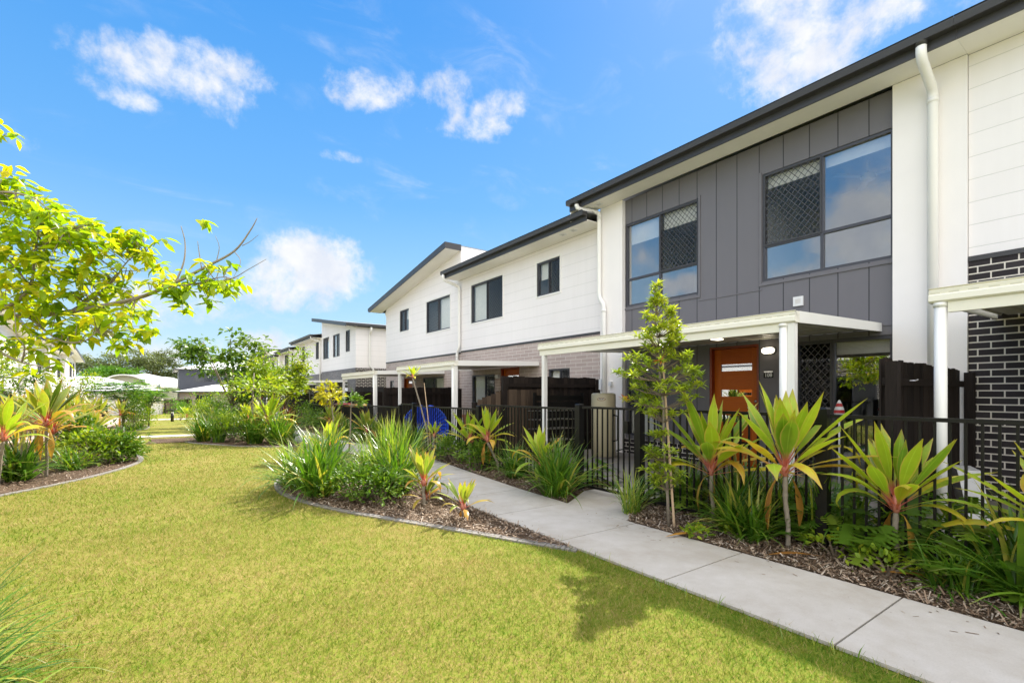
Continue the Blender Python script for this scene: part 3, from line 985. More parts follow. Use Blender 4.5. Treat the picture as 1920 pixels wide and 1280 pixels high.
w = window(h, Y(2.44), Y(3.75), 0.04, 2.17, [(Y(2.46), Y(3.22), 0.06, 2.15, 'glass'), (Y(3.22), Y(3.73), 0.06, 2.15, 'mesh')], blind=[(Y(2.47), Y(3.2), 1.93, 2.14)], fw=0.055, name='sliding_door', room=M['dark_room'], glass='glass_slider')
w.location.x = 0.10


def front_door(root, y0, y1, ztop, x=0.0, lites=4, zb=0.04):
    d = MB()
    e = 0.04
    d.data = (0.25, 0, 0)
    d.box(0.01, 0.15, y0, y0 + e, zb, ztop).box(0.01, 0.15, y1 - e, y1, zb, ztop).box(0.01, 0.15, y0 + e, y1 - e, ztop - e, ztop)
    fr = d.build('door', M['door_red'], root)
    a, b = y0 + e + 0.004, y1 - e - 0.004
    top = ztop - e - 0.004
    ga, gb = a + 0.13, b - 0.13
    zs = [zb + 0.31 + i * 0.465 for i in range(lites)]
    mb = MB()
    prev = zb + 0.01
    for z in zs + [None]:
        hi = z if z is not None else top
        mb.data = (random.Random(int(hi * 100)).random(), 0, 0)
        mb.box(0.105, 0.145, ga, gb, prev, hi)
        if z is not None:
            prev = z + 0.125
    mb.build('door_leaf', M['door'], fr)
    mb = MB()
    mb.data = (0.75, 0, 0)
    mb.box(0.103, 0.146, a, ga - 0.0015, zb + 0.01, top).box(0.103, 0.146, gb + 0.0015, b, zb + 0.01, top)
    mb.build('door_stile', M['door_v'], fr)
    for z in zs:
        B(0.118, 0.124, ga, gb, z, z + 0.125).build('glass_panel', M['glass_far'], fr)
    hd = MB().tube([(0.10, a + 0.06, 1.08), (0.055, a + 0.06, 1.08), (0.05, a + 0.065, 1.08), (0.05, a + 0.18, 1.085)], 0.010, 10)
    hd.tube([(0.103, a + 0.06, 1.08), (0.094, a + 0.06, 1.08)], 0.027, 16)
    hd.tube([(0.103, a + 0.06, 1.20), (0.090, a + 0.06, 1.20)], 0.024, 16)
    hd.build('handle', M['steel'], fr, True)
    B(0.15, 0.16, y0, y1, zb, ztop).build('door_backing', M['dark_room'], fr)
    fr.location.x = x
    return fr


front_door(h, Y(4.35), Y(5.28), 2.19, 0.10)


def wall_lamp(root, x, y, z, lit=True):
    """oval bulkhead lamp"""
    ring = lambda r, hgt, n=24: [(0, r[0] * cos(t) * 1.0, r[1] * sin(t)) for t in [2 * pi * k / n for k in range(n)]]
    def capsule(hw, hh, n=10):
        pts = []
        for k in range(n + 1):
            t = -pi / 2 + pi * k / n
            pts.append((hw - hh + hh * cos(t), hh * sin(t)))
        for k in range(n + 1):
            t = pi / 2 + pi * k / n
            pts.append((-(hw - hh) + hh * cos(t), hh * sin(t)))
        return pts
    b = MB().extrude([(x, y + p[0], z + p[1]) for p in capsule(0.108, 0.054)], (-0.035, 0, 0)).build('porch_light', M['white_plastic'], root)
    MB().extrude([(x - 0.0352, y + p[0], z + p[1]) for p in capsule(0.096, 0.043)], (-0.03, 0, 0)).build('diffuser', M['lamp'] if lit else M['white_plastic'], b)


wall_lamp(h, 0.0985, Y(4.17), 2.06)
pl = B(0.090, 0.0985, Y(4.10), Y(4.26), 1.60, 1.72).build('number_plate', M['black'], h)
B(0.0885, 0.0899, Y(4.105), Y(4.255), 1.695, 1.715).build('plate_band', M['steel'], pl)
cu = bpy.data.curves.new('door_number', 'FONT')
cu.body = '108'
cu.size = 0.085
cu.align_x = 'CENTER'
cu.extrude = 0.001
cu.offset = 0.0022
tmp = bpy.data.objects.new('door_number', cu)
COL.objects.link(tmp)
bpy.context.view_layer.update()
tme = bpy.data.meshes.new_from_object(tmp)
bpy.data.objects.remove(tmp)
for v in tme.vertices:
    u_, v_, w_ = v.co
    v.co = (0.0885 - w_, Y(4.18) - u_, 1.622 + v_)
tme.name = 'door_number'
tme.materials.clear()
tme.materials.append(M['white_plastic'])
add('door_number', tme, pl)
vt = B(0.070, 0.0985, Y(3.625), Y(3.775), 2.745, 2.895).build('wall_vent', M['white_plastic'], h)
mb = MB()
for k in range(6):
    mb.box(0.066, 0.0695, Y(3.66) + k * 0.014, Y(3.667) + k * 0.014, 2.785, 2.855)
mb.build('vent_louvre', M['interior'], vt)
roof_eave(h, 0.0, L(8.53), 5.82, x=-0.60)
shell(h, 0.002, 6.338, 5.6, 5.6, 2.7, M['white_clad'], M['white_render'], x=0.3)
# upper end wall showing above the lower neighbour's roof
B(-0.449, 0.0, L(8.50), L(8.53), 5.36, 5.605).build('eave_return', M['soffit'], h)
pipe_path(h, [(-0.53, L(1.98), 5.70), (-0.53, L(1.98), 5.52), (-0.06, L(1.98), 5.28), (-0.06, L(1.98), 0.05)], 0.056)
MB().tube([(-0.53, L(1.98), 5.80), (-0.53, L(1.98), 5.66)], 0.060, 14).build('gutter_outlet', M['charcoal'], h, True)
pipe_path(h, [(-0.53, L(8.22), 5.70), (-0.53, L(8.22), 5.57), (-0.06, L(7.97), 5.50), (-0.06, L(7.97), 3.55), (-0.06, L(7.82), 3.35), (-0.06, L(7.82), 0.05)], 0.05)
MB().tube([(-0.53, L(8.22), 5.80), (-0.53, L(8.22), 5.66)], 0.054, 14).build('gutter_outlet', M['charcoal'], h, True)
for k in range(2):
    v_ = B(-0.33 + 0.0, -0.19, L(8.03) + 0.0 - k * 0.32, L(8.18) - k * 0.32, 5.590, 5.6045).build('eave_vent', M['white_plastic'], h)
    B(-0.295, -0.225, L(8.065) - k * 0.32, L(8.145) - k * 0.32, 5.585, 5.5895).build('vent_grille', M['interior'], v_)
mbx = B(-0.07, -0.001, L(7.60), L(7.68), 1.50, 1.60).build('tap_box', M['white_plastic'], h)
B(-0.06, -0.001, L(7.905), L(7.985), 1.42, 1.66).build('meter_box', M['white_plastic'], h)

# ---- its right neighbour (white boards over dark brick)
h = thing('townhouse', (8.24, -5.2, 0), 'two-storey townhouse at the right edge with white boards above dark brick', 'house', 'townhouses along the right side of the green')
wall_mesh(MB(), 0, 6.855, 3.06, 5.6, 5.6, [(1.5, 3.3, 3.7, 5.05)]).build('upper_wall', M['white_clad'], h)
wall_mesh(MB(), 0, 6.855, 0.0, 3.0, 3.0, [(2.2, 3.1, 0.04, 2.15)]).build('lower_wall', M['brick_dark'], h)
B(-0.015, 0.05, 0.0, 6.855, 3.0, 3.06).build('flashing', M['charcoal'], h)
window(h, 1.5, 3.3, 3.7, 5.05, [(1.52, 2.4, 3.72, 5.03, 'mesh'), (2.4, 3.28, 3.72, 5.03, 'glass')], trim=M['white_paint'], fine=False)
front_door(h, 2.2, 3.1, 2.15)
roof_eave(h, 0.0, 6.858, 5.82, x=-0.64)
shell(h, 0, 6.85, 5.6, 5.6, 3.0, M['white_clad'], M['brick_dark'])

# ---- third house: white boards over pink brick, eave gutter
h = thing('townhouse', (8.35, 8.0, 0), 'two-storey townhouse with white boards over pinkish brick and a level grey eave gutter', 'house', 'townhouses along the right side of the green')
L = lambda y: y - 8.0
ups = [(L(12.22), L(14.09), 3.67, 4.94), (L(9.58), L(10.54), 3.99, 4.91)]
lows = [(L(12.66), L(14.05), 0.04, 1.93), (L(11.37), L(12.35), 0.04, 2.10), (L(9.21), L(10.06), 0.9, 1.98)]
wall_mesh(MB(), 0.0, 6.8, 2.80, 5.26, 5.26, ups).build('upper_wall', M['white_clad'], h)
wall_mesh(MB(), 0.0, 6.8, 0.0, 2.74, 2.74, lows).build('lower_wall', M['brick_pink'], h)
B(-0.014, 0.05, 0.0, 6.8, 2.74, 2.80).build('flashing', M['charcoal'], h)
window(h, *ups[0], [(L(12.24), L(13.16), 3.69, 4.92, 'mesh'), (L(13.16), L(14.07), 3.69, 4.92, 'glass')], trim=M['white_paint'], blind=[(L(13.2), L(14.04), 3.72, 4.9)])
window(h, *ups[1], [(L(9.60), L(10.06), 4.01, 4.89, 'mesh'), (L(10.06), L(10.52), 4.01, 4.89, 'glass')], trim=M['white_paint'], blind=[(L(10.08), L(10.5), 4.45, 4.88)])
window(h, *lows[0], [(L(12.68), L(13.25), 0.06, 1.91, 'mesh'), (L(13.25), L(14.03), 0.06, 1.91, 'glass')], blind=[(L(13.28), L(14.0), 0.08, 1.9)], name='sliding_door')
window(h, *lows[2], [(L(9.23), L(9.6), 0.92, 1.96, 'mesh'), (L(9.6), L(10.04), 0.92, 1.96, 'glass')], blind=[(L(9.62), L(10.02), 0.94, 1.95)])
front_door(h, *lows[1][:2], 2.10)
wall_lamp(h, -0.002, L(12.48), 1.85, False)
np_ = B(-0.012, -0.001, L(12.42), L(12.56), 1.28, 1.40).build('number_plate', M['black'], h)
B(-0.014, -0.0125, L(12.455), L(12.525), 1.32, 1.36).build('plate_band', M['white_plastic'], np_)
roof_eave(h, 0.0, L(14.98), 5.48, x=-0.72)
shell(h, 0.004, 6.796, 5.27, 5.27, 2.74, M['white_clad'], M['brick_pink'])
pipe_path(h, [(-0.66, L(14.85), 5.38), (-0.66, L(14.85), 5.20), (-0.07, L(14.80), 5.02), (-0.07, L(14.80), 2.95), (-0.07, L(14.95), 2.75), (-0.07, L(14.95), 0.05)], 0.05)
for k in range(2):
    v_ = B(-0.42, -0.28, 0.62 + k * 0.38, 0.77 + k * 0.38, 5.255, 5.2645).build('eave_vent', M['white_plastic'], h)
    B(-0.385, -0.315, 0.655 + k * 0.38, 0.735 + k * 0.38, 5.250, 5.2545).build('vent_grille', M['interior'], v_)


def rake_roof(root, y0, y1, za, zb, depth=9.0, over=0.60, mat='roof_grey', low_gutter=True):
    """skillion roof whose slope runs along the facade, from za at y0 to zb at y1"""
    n = 0.15
    g = lambda y: za + (zb - za) * (y - y0) / (y1 - y0)
    MB().hexa([(-over, y0, za - 0.03), (depth + 0.5, y0, za - 0.03), (depth + 0.5, y1, zb - 0.03), (-over, y1, zb - 0.03),
               (-over, y0, za), (depth + 0.5, y0, za), (depth + 0.5, y1, zb), (-over, y1, zb)]).build('roof', M[mat], root)
    MB().hexa([(-over - 0.03, y0, za - 0.19), (-over - 0.002, y0, za - 0.19), (-over - 0.002, y1, zb - 0.19), (-over - 0.03, y1, zb - 0.19),
               (-over - 0.03, y0, za + 0.02), (-over - 0.002, y0, za + 0.02), (-over - 0.002, y1, zb + 0.02), (-over - 0.03, y1, zb + 0.02)]).build('fascia', M['charcoal'], root)
    MB().hexa([(-over, y0, za - 0.17), (0, y0, za - 0.17), (0, y1, zb - 0.17), (-over, y1, zb - 0.17),
               (-over, y0, za - 0.155), (0, y0, za - 0.155), (0, y1, zb - 0.155), (-over, y1, zb - 0.155)]).build('soffit', M['soffit'], root)
    hi = y0 if za > zb else y1
    zh = max(za, zb)
    s = -1 if hi == y0 else 1
    B(-over - 0.03, 0.0, hi, hi + s * 0.025, zh - 0.19, zh + 0.02).build('end_fascia', M['charcoal'], root)
    lo = y1 if hi == y0 else y0
    zl = min(za, zb)
    B(-over - 0.03, depth, lo, lo - s * 0.11, zl - 0.13, zl + 0.005).build('gutter', M['charcoal'], root)


# ---- fourth house: raked roof rising towards the camera
h = thing('townhouse', (8.35, 14.81, 0), 'two-storey townhouse with a raked skillion roof, white boards over pinkish brick', 'house', 'townhouses along the right side of the green')
L = lambda y: y - 14.81
RZ = lambda y: 6.44 - 1.15 * (y - 15.0) / 7.46
ups = [(L(15.59), L(17.54), 3.68, 4.90), (L(19.24), L(20.21), 4.0, 4.92)]
lows = [(L(18.9), L(19.8), 0.04, 2.0), (L(16.1), L(17.9), 0.5, 1.95), (L(20.9), L(21.4), 0.5, 1.9)]
wall_mesh(MB(), 0.0, 7.06, 2.76, RZ(14.81) - 0.15, RZ(21.87) - 0.15, ups).build('upper_wall', M['white_clad'], h)
wall_mesh(MB(), 0.0, 7.06, 0.0, 2.70, 2.70, lows).build('lower_wall', M['brick_pink'], h)
B(-0.014, 0.05, 0.0, 7.06, 2.70, 2.76).build('flashing', M['charcoal'], h)
window(h, *ups[0], [(L(15.61), L(16.55), 3.70, 4.88, 'glass'), (L(16.55), L(17.52), 3.70, 4.88, 'mesh')], trim=M['white_paint'], blind=[(L(15.63), L(16.53), 3.72, 4.87)])
window(h, *ups[1], [(L(19.26), L(19.72), 4.02, 4.90, 'glass'), (L(19.72), L(20.19), 4.02, 4.90, 'mesh')], trim=M['white_paint'], blind=[(L(19.28), L(19.7), 4.5, 4.88)])
window(h, *lows[1], [(L(16.12), L(16.95), 0.52, 1.93, 'glass'), (L(16.95), L(17.88), 0.52, 1.93, 'mesh')], fine=True, blind=[(L(16.2), L(16.9), 0.55, 1.9)])
window(h, *lows[2], [(L(20.92), L(21.38), 0.52, 1.88, 'mesh')])
front_door(h, *lows[0][:2], 2.0)
wall_lamp(h, -0.002, L(18.6), 1.8, False)
rake_roof(h, 0.0, L(22.46), RZ(14.81), RZ(22.46))
shell(h, 0.004, 7.055, RZ(14.81) - 0.02, RZ(21.87) - 0.15, 2.7, M['white_clad'], M['brick_pink'])
pipe_path(h, [(0.12, 7.35, 5.15), (0.12, 7.35, 5.0), (0.12, 7.12, 4.85), (0.12, 7.12, 0.1)], 0.05)


# ---- further houses
def far_house(x, y0, w, z, label, roof, zs=2.72, lower='brick_grey', upper='white_clad', wins=(), rz=0.0, group='townhouses along the right side of the green', piers=False, band=True):
    h = thing('townhouse', (x, y0, z), label, 'house', group, rz)
    rake = roof[0] == 'rake'
    g = (lambda y: roof[1] + (roof[2] - roof[1]) * y / w) if rake else (lambda y: roof[1] - 0.2)
    t0, t1 = (g(0) - 0.16, g(w) - 0.16) if rake else (g(0), g(w))
    wall_mesh(MB(), 0, w, zs + 0.08, t0, t1, [q[:4] for q in wins]).build('upper_wall', M[upper], h)
    lowh = [(w * 0.2, w * 0.2 + 1.7, 0.05, 2.1), (w * 0.58, w * 0.58 + 0.9, 0.05, 2.1)]
    wall_mesh(MB(), 0, w, -0.6, zs, zs, lowh).build('lower_wall', M[lower], h)
    B(-0.014, 0.05, 0, w, zs, zs + 0.08).build('flashing', M['charcoal' if not band else 'grey_trim'], h)
    for q in wins:
        ya, yb, za, zb_, side = q
        m_ = (ya + yb) / 2
        pn = [(ya + 0.02, m_, za + 0.02, zb_ - 0.02, 'mesh' if side == 0 else 'glass'), (m_, yb - 0.02, za + 0.02, zb_ - 0.02, 'glass' if side == 0 else 'mesh')]
        bl = [(m_ + 0.03, yb - 0.05, za + 0.05, zb_ - 0.05)] if side == 0 else [(ya + 0.05, m_ - 0.03, za + 0.05, zb_ - 0.05)]
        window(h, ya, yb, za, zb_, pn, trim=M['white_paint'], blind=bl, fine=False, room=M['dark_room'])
    window(h, *lowh[0], [(lowh[0][0] + 0.02, lowh[0][0] + 0.85, 0.07, 2.08, 'glass'), (lowh[0][0] + 0.85, lowh[0][1] - 0.02, 0.07, 2.08, 'mesh')], fine=False, name='sliding_door', room=M['dark_room'])
    front_door(h, *lowh[1][:2], 2.1)
    if rake:
        rake_roof(h, -0.3 if roof[1] < roof[2] else 0.0, w + (0.3 if roof[1] > roof[2] else 0.0), roof[1], roof[2])
        shell(h, 0.004, w - 0.004, t0 + 0.02, t1 + 0.02, zs, M[upper], M[lower])
    else:
        roof_eave(h, 0, w, roof[1], x=-0.72)
        shell(h, 0.004, w - 0.004, roof[1] - 0.2, roof[1] - 0.2, zs, M[upper], M[lower])
        pipe_path(h, [(-0.62, 0.25, roof[1] - 0.1), (-0.62, 0.25, roof[1] - 0.26), (-0.07, 0.15, roof[1] - 0.45), (-0.07, 0.15, 0.05)], 0.05)
    if piers:
        for yy in (0.0, w - 0.5):
            B(-0.30, -0.001, yy, yy + 0.5, 0, (roof[1] - 0.22) if not rake else min(t0, t1)).build('pier', M['white_render'], h)
    return h


def pair(w, z0=3.62, z1=4.9):
    return [(w * 0.14, w * 0.14 + 0.9, z0 + 0.3, z1, 0), (w * 0.52, w * 0.52 + 1.7, z0, z1, 0)]


fb = far_house(8.3, 26.2, 7.0, -0.1, 'far white townhouse over banded grey brick across the side lane', ('rake', 5.15, 6.25), lower='brick_grey',
               wins=[(0.95, 1.75, 3.75, 4.95, 0), (2.9, 4.3, 3.6, 4.95, 0), (5.2, 6.6, 3.6, 4.95, 1)])
# its end wall: brick course with a soldier row, and a downpipe
o = MB().box(0.0005, 8.9, -0.012, -0.002, 0.0, 2.62).build('end_brick_wall', M['brick_dark'], fb)
mb = MB()
for k in range(72):
    mb.box(0.01 + k * 0.123, 0.118 + k * 0.123, -0.02, -0.0125, 2.63, 2.80)
mb.build('soldier_course', M['brick_dark'], fb)
pipe_path(fb, [(0.75, -0.33, 5.0), (0.75, -0.33, 4.8), (0.75, -0.07, 4.65), (0.75, -0.07, 2.9), (0.95, -0.07, 2.75), (0.95, -0.07, 0.1)], 0.05)
far_house(8.3, 33.2, 6.8, -0.2, 'white far townhouse with a level eave, next along from the banded brick one', ('eave', 5.35), wins=[(0.7, 1.5, 3.8, 4.95, 1), (4.8, 5.6, 3.8, 4.95, 1)], lower='brick_grey')
far_house(8.3, 40.0, 6.5, -0.35, 'far townhouse with pale grey boards between white piers', ('eave', 5.2), wins=[(0.9, 2.5, 3.2, 4.9, 1), (3.7, 5.3, 3.2, 4.9, 1)], lower='white_render', piers=True)
far_house(8.3, 46.5, 6.5, -0.5, 'distant white townhouse behind the spreading green tree', ('eave', 5.2), wins=[(0.9, 2.5, 3.4, 4.9, 1), (3.7, 5.3, 3.4, 4.9, 1)], lower='white_render', piers=True)
far_house(8.3, 53.0, 7.5, -0.6, 'last distant white townhouse of the right-hand row with a raked roof', ('rake', 6.3, 5.1), wins=[(1.0, 2.6, 3.5, 4.8, 1), (4.6, 5.6, 3.8, 4.8, 1)], lower='brick_grey')

GL = 'townhouses along the left side of the green'
far_house(-6.85, 60.0, 7.2, -0.9, 'far end townhouse of the left-hand row with white walls and an overhanging raked roof', ('rake', 5.25, 6.4), wins=[(0.8, 1.6, 3.7, 4.9, 0), (2.2, 3.6, 3.6, 4.9, 0), (4.8, 6.2, 3.6, 4.9, 1)], lower='white_render', rz=pi, group=GL)
far_house(-6.85, 52.8, 7.0, -0.9, 'white townhouse of the left-hand row beside its far end house', ('eave', 5.5), wins=[(0.8, 2.2, 3.4, 4.9, 1), (4.4, 5.8, 3.4, 4.9, 0)], lower='white_render', rz=pi, group=GL, piers=True)
far_house(-6.85, 45.8, 7.0, -0.75, 'white townhouse of the left-hand row half hidden by the overhanging leaves', ('eave', 5.6), wins=[(0.8, 2.2, 3.4, 4.9, 1), (4.4, 5.8, 3.4, 4.9, 0)], lower='white_render', rz=pi, group=GL, piers=True)
far_house(-6.85, 38.8, 7.2, -0.6, 'nearest visible white townhouse of the left-hand row at the left edge', ('rake', 5.3, 6.4), wins=[(0.8, 1.6, 3.7, 4.9, 0), (4.4, 5.8, 3.4, 4.9, 0)], lower='white_render', rz=pi, group=GL)


for k_, (yy_, lb_) in enumerate(((31.6, 'white townhouse of the left-hand row beyond the left edge of the view, eave roofed'), (24.6, 'white townhouse opposite the raked roof pinkish brick house'), (17.6, 'white townhouse opposite the level eave pinkish brick house'), (10.6, 'white townhouse opposite the grey boarded house'))):
    far_house(-6.85, yy_, 7.0, gz(yy_) - 0.05, lb_, ('eave', 5.6) if k_ % 2 == 0 else ('rake', 5.3, 6.4), wins=[(0.8, 2.2, 3.4, 4.9, 1), (4.4, 5.8, 3.4, 4.9, 0)], lower='brick_dark' if k_ % 2 else 'white_render', rz=pi, group=GL)

# ---- houses closing the far end
def hip_house(x0, x1, y0, y1, zb, ze, zr, label, wall, roofm, over=0.5):
    cx, cy = (x0 + x1) / 2, (y0 + y1) / 2
    h = thing('house', (cx, cy, zb), label, 'house')
    mb = MB().box(x0 - cx, x1 - cx, y0 - cy, y1 - cy, 0, ze - zb)
    mb.build('wall', wall, h)
    a, b, c, d = x0 - cx - over, x1 - cx + over, y0 - cy - over, y1 - cy + over
    e, r = ze - zb, zr - zb
    k = min((b - a), (d - c)) / 2
    mb = MB()
    if (b - a) >= (d - c):
        r0, r1 = (a + k, 0, r), (b - k, 0, r)
    else:
        r0, r1 = (0, c + k, r), (0, d - k, r)
    p = [(a, c, e), (b, c, e), (b, d, e), (a, d, e)]
    i = [mb.vert(q) for q in p + [r0, r1]]
    if (b - a) >= (d - c):
        for q in ((0, 1, 5, 4), (1, 2, 5), (2, 3, 4, 5), (3, 0, 4)):
            mb.face([i[j] for j in q])
    else:
        for q in ((0, 1, 4), (1, 2, 5, 4), (2, 3, 5), (3, 0, 4, 5)):
            mb.face([i[j] for j in q])
    mb.face([i[j] for j in (3, 2, 1, 0)])
    mb.build('roof', roofm, h)
    g = MB()
    g.box(a - 0.1, b + 0.1, c - 0.1, c - 0.002, e - 0.14, e + 0.01).box(a - 0.1, b + 0.1, d + 0.002, d + 0.1, e - 0.14, e + 0.01)
    g.box(a - 0.1, a - 0.002, c, d, e - 0.14, e + 0.01).box(b + 0.002, b + 0.1, c, d, e - 0.14, e + 0.01)
    g.build('gutter', M['charcoal'], h)
    return h, (x0 - cx, x1 - cx, y0 - cy, y1 - cy)


def flat_window(h, x0, x1, y, z0, z1, kind='window'):
    """window in a wall that faces -y"""
    f = MB().box(x0, x1, y - 0.04, y - 0.002, z0, z0 + 0.06).box(x0, x1, y - 0.04, y - 0.002, z1 - 0.06, z1).box(x0, x0 + 0.06, y - 0.04, y - 0.002, z0 + 0.06, z1 - 0.06).box(x1 - 0.06, x1, y - 0.04, y - 0.002, z0 + 0.06, z1 - 0.06)
    f.box((x0 + x1) / 2 - 0.03, (x0 + x1) / 2 + 0.03, y - 0.038, y - 0.002, z0 + 0.06, z1 - 0.06)
    w = f.build(kind, M['frame'], h)
    B(x0 + 0.06, x1 - 0.06, y - 0.02, y - 0.003, z0 + 0.06, z1 - 0.06).build('pane', plain_dark, w)


plain_dark = plain('dark_pane', (0.03, 0.035, 0.04), 0.08, 0.6)
h, r = hip_house(-13.0, -0.35, 63.0, 74.0, -0.9, 1.55, 3.1, 'low cream house with a wide white metal hip roof at the far end', M['white_render'], M['roof_white'])
flat_window(h, r[1] - 1.7, r[1] - 0.8, r[2], 0.9, 2.0)
MB().tube([(r[1] - 0.15, r[2] - 0.06, 0.0), (r[1] - 0.15, r[2] - 0.06, 2.3)], 0.05, 8).build('downpipe', M['white_paint'], h)
h, r = hip_house(1.3, 15.0, 74.0, 86.0, -0.9, 4.35, 6.0, 'dark grey two-storey house with a pale metal roof behind the spreading tree', plain('dark_render', (0.055, 0.06, 0.075), 0.6), M['roof_white'])
flat_window(h, r[0] + 1.6, r[0] + 3.6, r[2], 3.6, 4.6)
flat_window(h, r[0] + 6.0, r[0] + 8.0, r[2], 3.4, 4.6)
flat_window(h, r[0] + 9.6, r[0] + 11.6, r[2], 3.4, 4.6)
h, r = hip_house(1.2, 14.0, 66.0, 73.4, -0.9, 1.5, 2.35, 'single-storey pale roofed house wing in front of the dark grey house', M['brick_pink'], M['roof_white'])
flat_window(h, r[0] + 1.5, r[0] + 3.2, r[2], 0.9, 2.0)
h, r = hip_house(-9.0, 3.2, 96.0, 110.0, -0.9, 2.9, 4.6, 'distant house with a pale hip roof beyond the white roofed one', M['white_render'], M['roof_white'])
# barrel-vaulted roof behind
h = thing('hall', (-4.6, 86.0, -0.9), 'hall with a pale barrel-vaulted metal roof beyond the white hip roof', 'hall')
n, R_, hh = 20, 2.5, 1.7
arc = [(R_ * cos(pi * k / n), hh * sin(pi * k / n)) for k in range(n + 1)]
mb = MB()
for (a, b), (c, d) in zip(arc, arc[1:]):
    mb.quad((a - 0, -4.0, 3.0 + b), (c, -4.0, 3.0 + d), (c + 4.6, 8.0, 3.0 + d), (a + 4.6, 8.0, 3.0 + b))
    mb.quad((a * 0.94, -4.0, 2.95 + b * 0.93), (c * 0.94, -4.0, 2.95 + d * 0.93), (c, -4.0, 3.0 + d), (a, -4.0, 3.0 + b))
mb.build('vault_roof', M['roof_white'], h)
mb = MB()
for (a, b), (c, d) in zip(arc, arc[1:]):
    mb.face([mb.vert(p) for p in ((a * 0.95, -3.0, 3.0), (c * 0.95, -3.0, 3.0), (c * 0.95, -3.0, 2.95 + d * 0.94), (a * 0.95, -3.0, 2.95 + b * 0.94))])
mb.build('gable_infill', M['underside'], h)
B(-2.3, 2.3, -2.95, 6, 0, 2.99).build('wall', M['white_render'], h)

# ------------------------------------------------------------------ patio covers
def patio_cover(X0, X1, Ya, Yb, zt, label, group='white patio covers in front of the townhouses', pipe_end='a', zb=0.03, detail=True, rz=0.0):
    """flat metal roof on posts in front of a house: gutter along the front, sheet behind, side fascias"""
    root = thing('patio_cover', (X0, Ya, 0), label, 'patio cover', group, rz)
    W, Dp = Yb - Ya, X1 - X0
    g = [(0, zt), (0.012, zt + 0.004), (0.02, zt - 0.01), (0.006, zt - 0.022), (0.014, zt - 0.055), (0.0, zt - 0.066), (0.0, zt - 0.115), (0.02, zt - 0.13), (0.11, zt - 0.13), (0.11, zt - 0.004), (0.02, zt - 0.004)]
    go = MB().extrude([(a, 0, b - zt) for a, b in g], (0, W, 0)).build('gutter', M['cream_gutter'], root)
    go.location.z = zt
    bm0, bm1 = (0.10, W - 0.02) if pipe_end == 'a' else (0.02, W - 0.13)
    B(0.03, 0.08, bm0, bm1, zt - 0.225, zt - 0.131).build('beam', M['cream'], root)
    # ribbed sheet
    mb = MB()
    rise = 0.065
    y = 0.03
    prof = []
    while y < W - 0.05:
        prof += [(y, 0.0), (y + 0.07, 0.0), (y + 0.085, 0.03), (y + 0.115, 0.03), (y + 0.13, 0.0)]
        y += 0.20
    for (a, za), (b, zb2) in zip(prof, prof[1:]):
        mb.quad((0.08, a, zt - 0.08 + za), (Dp, a, zt - 0.08 + rise + za), (Dp, b, zt - 0.08 + rise + zb2), (0.08, b, zt - 0.08 + zb2))
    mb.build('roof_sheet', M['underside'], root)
    for yy in (0.0, W - 0.03):
        MB().hexa([(0.111, yy, zt - 0.13), (Dp, yy, zt - 0.05), (Dp, yy + 0.03, zt - 0.05), (0.111, yy + 0.03, zt - 0.13),
                   (0.111, yy, zt), (Dp, yy, zt + 0.07), (Dp, yy + 0.03, zt + 0.07), (0.111, yy + 0.03, zt)]).build('side_fascia', M['white_paint'], root)
    ends = {'a': [(0.02, True), (W - 0.16, False)], 'b': [(W - 0.075, True), (0.03, False)]}[pipe_end]
    for yy, pipe in ends:
        if not (pipe and pipe_end == 'b'):
            B(0.030, 0.105, yy, yy + 0.075, zb, zt - 0.131 if pipe else zt - 0.226).build('post', M['white_paint'], root)
        if pipe:
            yp = yy + (0.125 if pipe_end == 'a' else 0.0)
            MB().tube([(0.055, yp, zt - 0.131), (0.055, yp, zb)], 0.048, 16).tube([(0.055, yp, zt - 0.131), (0.055, yp, zt - 0.17)], 0.054, 16).build('downpipe', M['white_paint'], root, True)
    return root


pc = patio_cover(5.7, 8.295, 2.58, 7.18, 2.27, 'cream patio cover sheltering the orange timber door of the grey boarded house')
for yy in (1.75, 2.75):
    dl = B(1.3, 1.48, yy, yy + 0.10, 2.185, 2.205).build('downlight', M['downlight'], pc)
patio_cover(5.7, 8.235, -3.6, 1.42, 2.30, 'cream patio cover at the right edge in front of the dark brick wall', pipe_end='b')
patio_cover(5.7, 8.34, 10.43, 14.1, 2.14, 'white patio cover in front of the pinkish brick house with the level eave')
patio_cover(5.7, 8.34, 16.0, 19.8, 2.10, 'white patio cover in front of the raked roof pinkish brick house')
patio_cover(5.9, 8.29, 27.6, 31.5, 2.0, 'thin white patio cover against the far grey brick house', detail=False)
patio_cover(5.9, 8.29, 34.6, 38.6, 1.95, 'far white patio cover half hidden behind the dense green shrub', detail=False)
for k, (yy, ww) in enumerate(((56.5, 3.6), (50.5, 4.0), (43.5, 4.0), (36.5, 4.0))):
    patio_cover(-4.6, -2.25, yy, yy + ww, 1.5 - (0.1 if k < 2 else 0),
                ['farthest white patio cover of the left-hand row', 'white patio cover of the left-hand row, second from its far end', 'white patio cover of the left-hand row behind the yellow and orange cordylines', 'white patio cover of the left-hand row at the left edge'][k],
                'patio covers of the left-hand row', zb=-1.0, detail=False, rz=pi)


